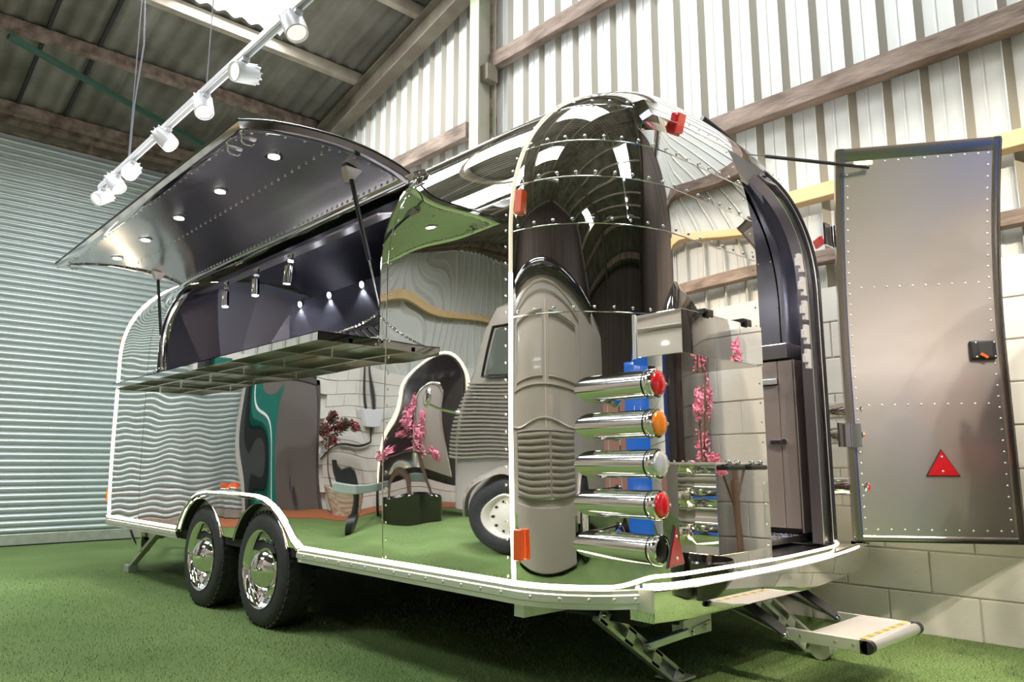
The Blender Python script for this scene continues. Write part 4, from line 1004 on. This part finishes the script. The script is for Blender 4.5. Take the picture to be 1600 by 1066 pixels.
def fender(y):
    rws = []
    for a in range(-95, 96, 10):
        t = math.radians(a); rws.append([(.0, y + .46 * sin(t), .38 + .46 * cos(t)), (.10, y + .43 * sin(t), .38 + .43 * cos(t)), (.13, y + .37 * sin(t), .38 + .37 * cos(t))])
    L('wheel_arch', MB().rows(rws), TAUPE, van, smooth=60)
def van_wheel(y):
    w_ = L('wheel', MB().lathe([(.0, .075), (.06, .075), (.10, .06), (.175, .055), (.19, .08), (.20, .085), (.215, .075)], (.03, y, .36), (1, 0, 0), 32), mat('cream_wheel_paint', (.75, .70, .60), .4), van, smooth=50)
    L('tyre', MB().lathe([(.205, .0), (.21, .07), (.25, .09), (.32, .085), (.355, .06), (.36, .0), (.355, -.12)], (.03, y, .36), (1, 0, 0), 36), RUBBER, w_, smooth=50)
    h = MB()
    for k in range(10): a = 2 * PI * k / 10; h.cyl((.088, y + .145 * cos(a), .36 + .145 * sin(a)), (.093, y + .145 * cos(a), .36 + .145 * sin(a)), .013, n=8)
    L('wheel_holes', h, BLACK, w_, kind='stuff')
for y in (3.45, -1.3): fender(y); van_wheel(y)
L('skirt_panel', MB().box(-.02, .01, -.7, 2.7, .03, .50), TAUPE, van, bev=.01)
L('door_mirror', MB().ball((.22, 4.2, 1.42), .11, 16, 10, (.4, .7, 1)).tube([(-.03, 4.0, 1.25), (.12, 4.1, 1.30), (.22, 4.2, 1.36)], .012, 6), CHROME, van, smooth=60)
# black round-topped trailer with a lit arch
bt = free('black_trailer', (-2.22, 7.98, 0), 'small black round-ended catering trailer with a lit arch, mirrored in the polished flank', 'food trailer', .647)
def arch_pts(w_, zb, zt, y, n=16): r = w_; return [(-w_, y, zb)] + [(-r * cos(PI * k / n), y, zt - r * .95 + r * .95 * sin(PI * k / n)) for k in range(n + 1)] + [(w_, y, zb)]
mb = MB(); mb.rows([arch_pts(.48, .5, 2.27, -.55), arch_pts(.54, .45, 2.33, -.40), arch_pts(.54, .45, 2.33, .45)]); L('body', mb, BLKG, bt, smooth=60)
L('end_panel', MB().prism(arch_pts(.48, .5, 2.27, -.54), (0, .02, 0)), BLKG, bt); L('doorway', MB().prism(arch_pts(.25, .62, 1.85, -.56), (0, .015, 0)), BRUSH, bt)
L('door_surround', MB().tube(arch_pts(.27, .62, 1.88, -.565), .025, 8), CHROME, bt, smooth=60)
L('led_hoop', MB().tube(arch_pts(.55, .5, 2.34, -.38), .007, 6), mat('led_faint', (1, .9, .7), .5, emit=(1, .85, .6), es=1.6), bt, smooth=60)
L('wheel', MB().cyl((.54, .1, .30), (.60, .1, .30), .29, n=24), RUBBER, bt, smooth=40); L('wheel', MB().cyl((-.60, .1, .30), (-.54, .1, .30), .29, n=24), RUBBER, bt, smooth=40)
L('drawbar', MB().bar((.3, -.5, .50), (.95, -1.9, .52), .09, .10).bar((.62, -.3, .50), (.95, -1.9, .52), .07, .08), mat('pale_drawbar_paint', (.45, .52, .50), .35, .4), bt, bev=.01)
L('jockey_wheel', MB().cyl((.92, -1.6, .12), (.97, -1.6, .12), .12, n=20).cyl((.945, -1.6, .12), (.945, -1.6, .80), .025, n=10), BLACK, bt, smooth=40)
# teal cabinet beside the door
tc_ = free('teal_cabinet', (-.56, 9.35, 0), 'tall teal metal cabinet between the roller shutter and the brown door', 'cabinet')
L('body', MB().box(-.10, .12, -.2, .2, 0, 2.2), TEAL, tc_, bev=.01); L('door_rod', MB().cyl((.05, -.21, .2), (.05, -.21, 2.0), .012, n=8), WHITEP, tc_, smooth=40)
L('shutter_winder', MB().box(.13, .20, -.1, .15, 0, 2.3), BLACK, tc_)
# meter box with cables
jb = free('meter_box', (-2.55, 9.90, 1.55), 'white electrical box with black cables on the white block wall', 'electrical box')
L('case', MB().box(-.11, .11, -.10, .0, -.15, .15), WHITEP, jb, bev=.01)
L('cable', MB().tube([(0, -.03, -.15), (.03, -.04, -.4), (.4, -.03, -.55), (.9, -.03, -.8)], .018, 6).tube([(-.04, -.03, .15), (-.04, -.03, .9)], .014, 6).tube([(.04, -.03, .15), (.04, -.03, .9)], .014, 6), BLACK, jb, smooth=60)
# plants
def leaf_cloud(mb, c, r, n, size, sc=(1, 1, 1), seed=1):
    rnd = random.Random(seed)
    for i in range(n):
        d = Vector((rnd.gauss(0, 1), rnd.gauss(0, 1), rnd.gauss(0, 1))).normalized() * (r * rnd.random() ** .5)
        p = Vector(c) + Vector((d.x * sc[0], d.y * sc[1], d.z * sc[2])); a = Vector((rnd.gauss(0, 1), rnd.gauss(0, 1), rnd.gauss(0, 1))).normalized(); b = a.orthogonal().normalized()
        s = size * rnd.uniform(.6, 1.2); mb.add([p - a * s, p + b * s * .4, p + a * s, p - b * s * .4], [(0, 1, 2, 3)])
def tree(name, loc, lab, cat, blobs, mats, pot, h, seed, size=.05, grp=None):
    t = free(name, loc, lab, cat, 0, grp)
    pr = [(.0, .01), (.13, .0), (.17, .25), (.185, .34), (.175, .35), (.16, .30), (.0, .29)]
    p = L('pot', MB().lathe(pr, (0, 0, 0), (0, 0, 1), 24), pot, t, smooth=50)
    L('trunk', MB().tube([(0, 0, .28), (.02, .01, h * .5), (-.01, 0, h)], .018, 8), BARK, t, smooth=60)
    for k, (m_, n) in enumerate(mats):
        mb = MB()
        for i, (c, r, sc) in enumerate(blobs): leaf_cloud(mb, c, r, n, size, sc, seed * 31 + i * 7 + k)
        L('foliage', mb, m_, t, kind='stuff', recalc=False, weld=False)
    br = MB()
    for (c, r, sc) in blobs: br.tube([(0, 0, h * .8), (c[0] * .5, c[1] * .5, (c[2] + h * .8) / 2), c], .008, 5)
    L('branch', br, BARK, t, smooth=60, kind='stuff')
    return t
tree('red_leaf_tree', (-1.72, 9.5, 0), 'potted tree with dark red leaves in a cream wicker basket', 'potted tree', [((0, 0, 1.15), .24, (1, 1, 1)), ((-.18, -.1, 1.35), .17, (1, 1, .8)), ((.2, 0, 1.3), .16, (1, 1, .9)), ((.0, 0, 1.5), .13, (1, 1, 1))], [(LEAFR, 130), (LEAFG, 70)], WICK, 1.15, 3, .045)
stems = [((0, 0, 1.0), .16, (.7, .7, 1.6)), ((-.2, .1, 1.25), .13, (.6, .6, 1.8)), ((.18, 0, 1.3), .13, (.6, .6, 2.0)), ((.02, .1, 1.55), .10, (.5, .5, 2.0)), ((.3, 0, .9), .12, (1, .8, .8)), ((-.3, 0, .85), .10, (1, .8, .8))]
tree('blossom_tree', (-1.47, 7.35, 0), 'pink blossom tree in a dark pot by the white wall, the one beside the drawbar', 'potted tree', stems, [(PINK, 120), (BARK, 12)], BLKG, 1.0, 5, .035, None)
tree('blossom_tree', (3.80, .66, 0), 'pink blossom tree in a dark pot behind the open rear door side', 'potted tree', [(((c[0] * .45), c[1] * .45, c[2] * .9 + .1), r * .5, sc) for c, r, sc in stems], [(PINK, 130), (BARK, 12)], BLKG, .8, 9, .019, None)
# black horse-box shell and blue machine behind the camera, to the right
hb = free('horsebox', (3.90, -.10, 0), 'black gloss horsebox with a rounded roof standing against the block wall', 'horsebox', 0)
mb = MB(); mb.rows([arch_pts(.38, .05, 2.0, -.35, 14), arch_pts(.42, .05, 2.05, -.25, 14), arch_pts(.42, .05, 2.05, .45, 14), arch_pts(.36, .05, 1.98, .52, 14)]); mb.add(arch_pts(.36, .05, 1.98, .52, 14), [tuple(range(17))])
L('body', mb, BLKG, hb, smooth=60); L('belt_trim', MB().box(-.425, .425, -.3, .51, 1.52, 1.60), CHROME, hb, bev=.01)
bm_ = free('tool_cabinet', (2.45, -2.3, 0), 'tall blue machine cabinet standing far behind the viewer', 'machine', 0)
L('case', MB().box(-.8, .8, -.3, .3, .0, 1.75), BLUE, bm_, bev=.03); L('hood', MB().prism([(-.3, -.2, 1.75), (.3, -.2, 1.75), (.15, -.2, 2.0), (-.15, -.2, 2.0)], (0, .4, 0)), BLUE, bm_, bev=.02)
L('lamp', MB().ball((-.2, .31, 1.3), .06, 12, 8).ball((.2, .31, 1.3), .06, 12, 8), CHROME, bm_, smooth=60)
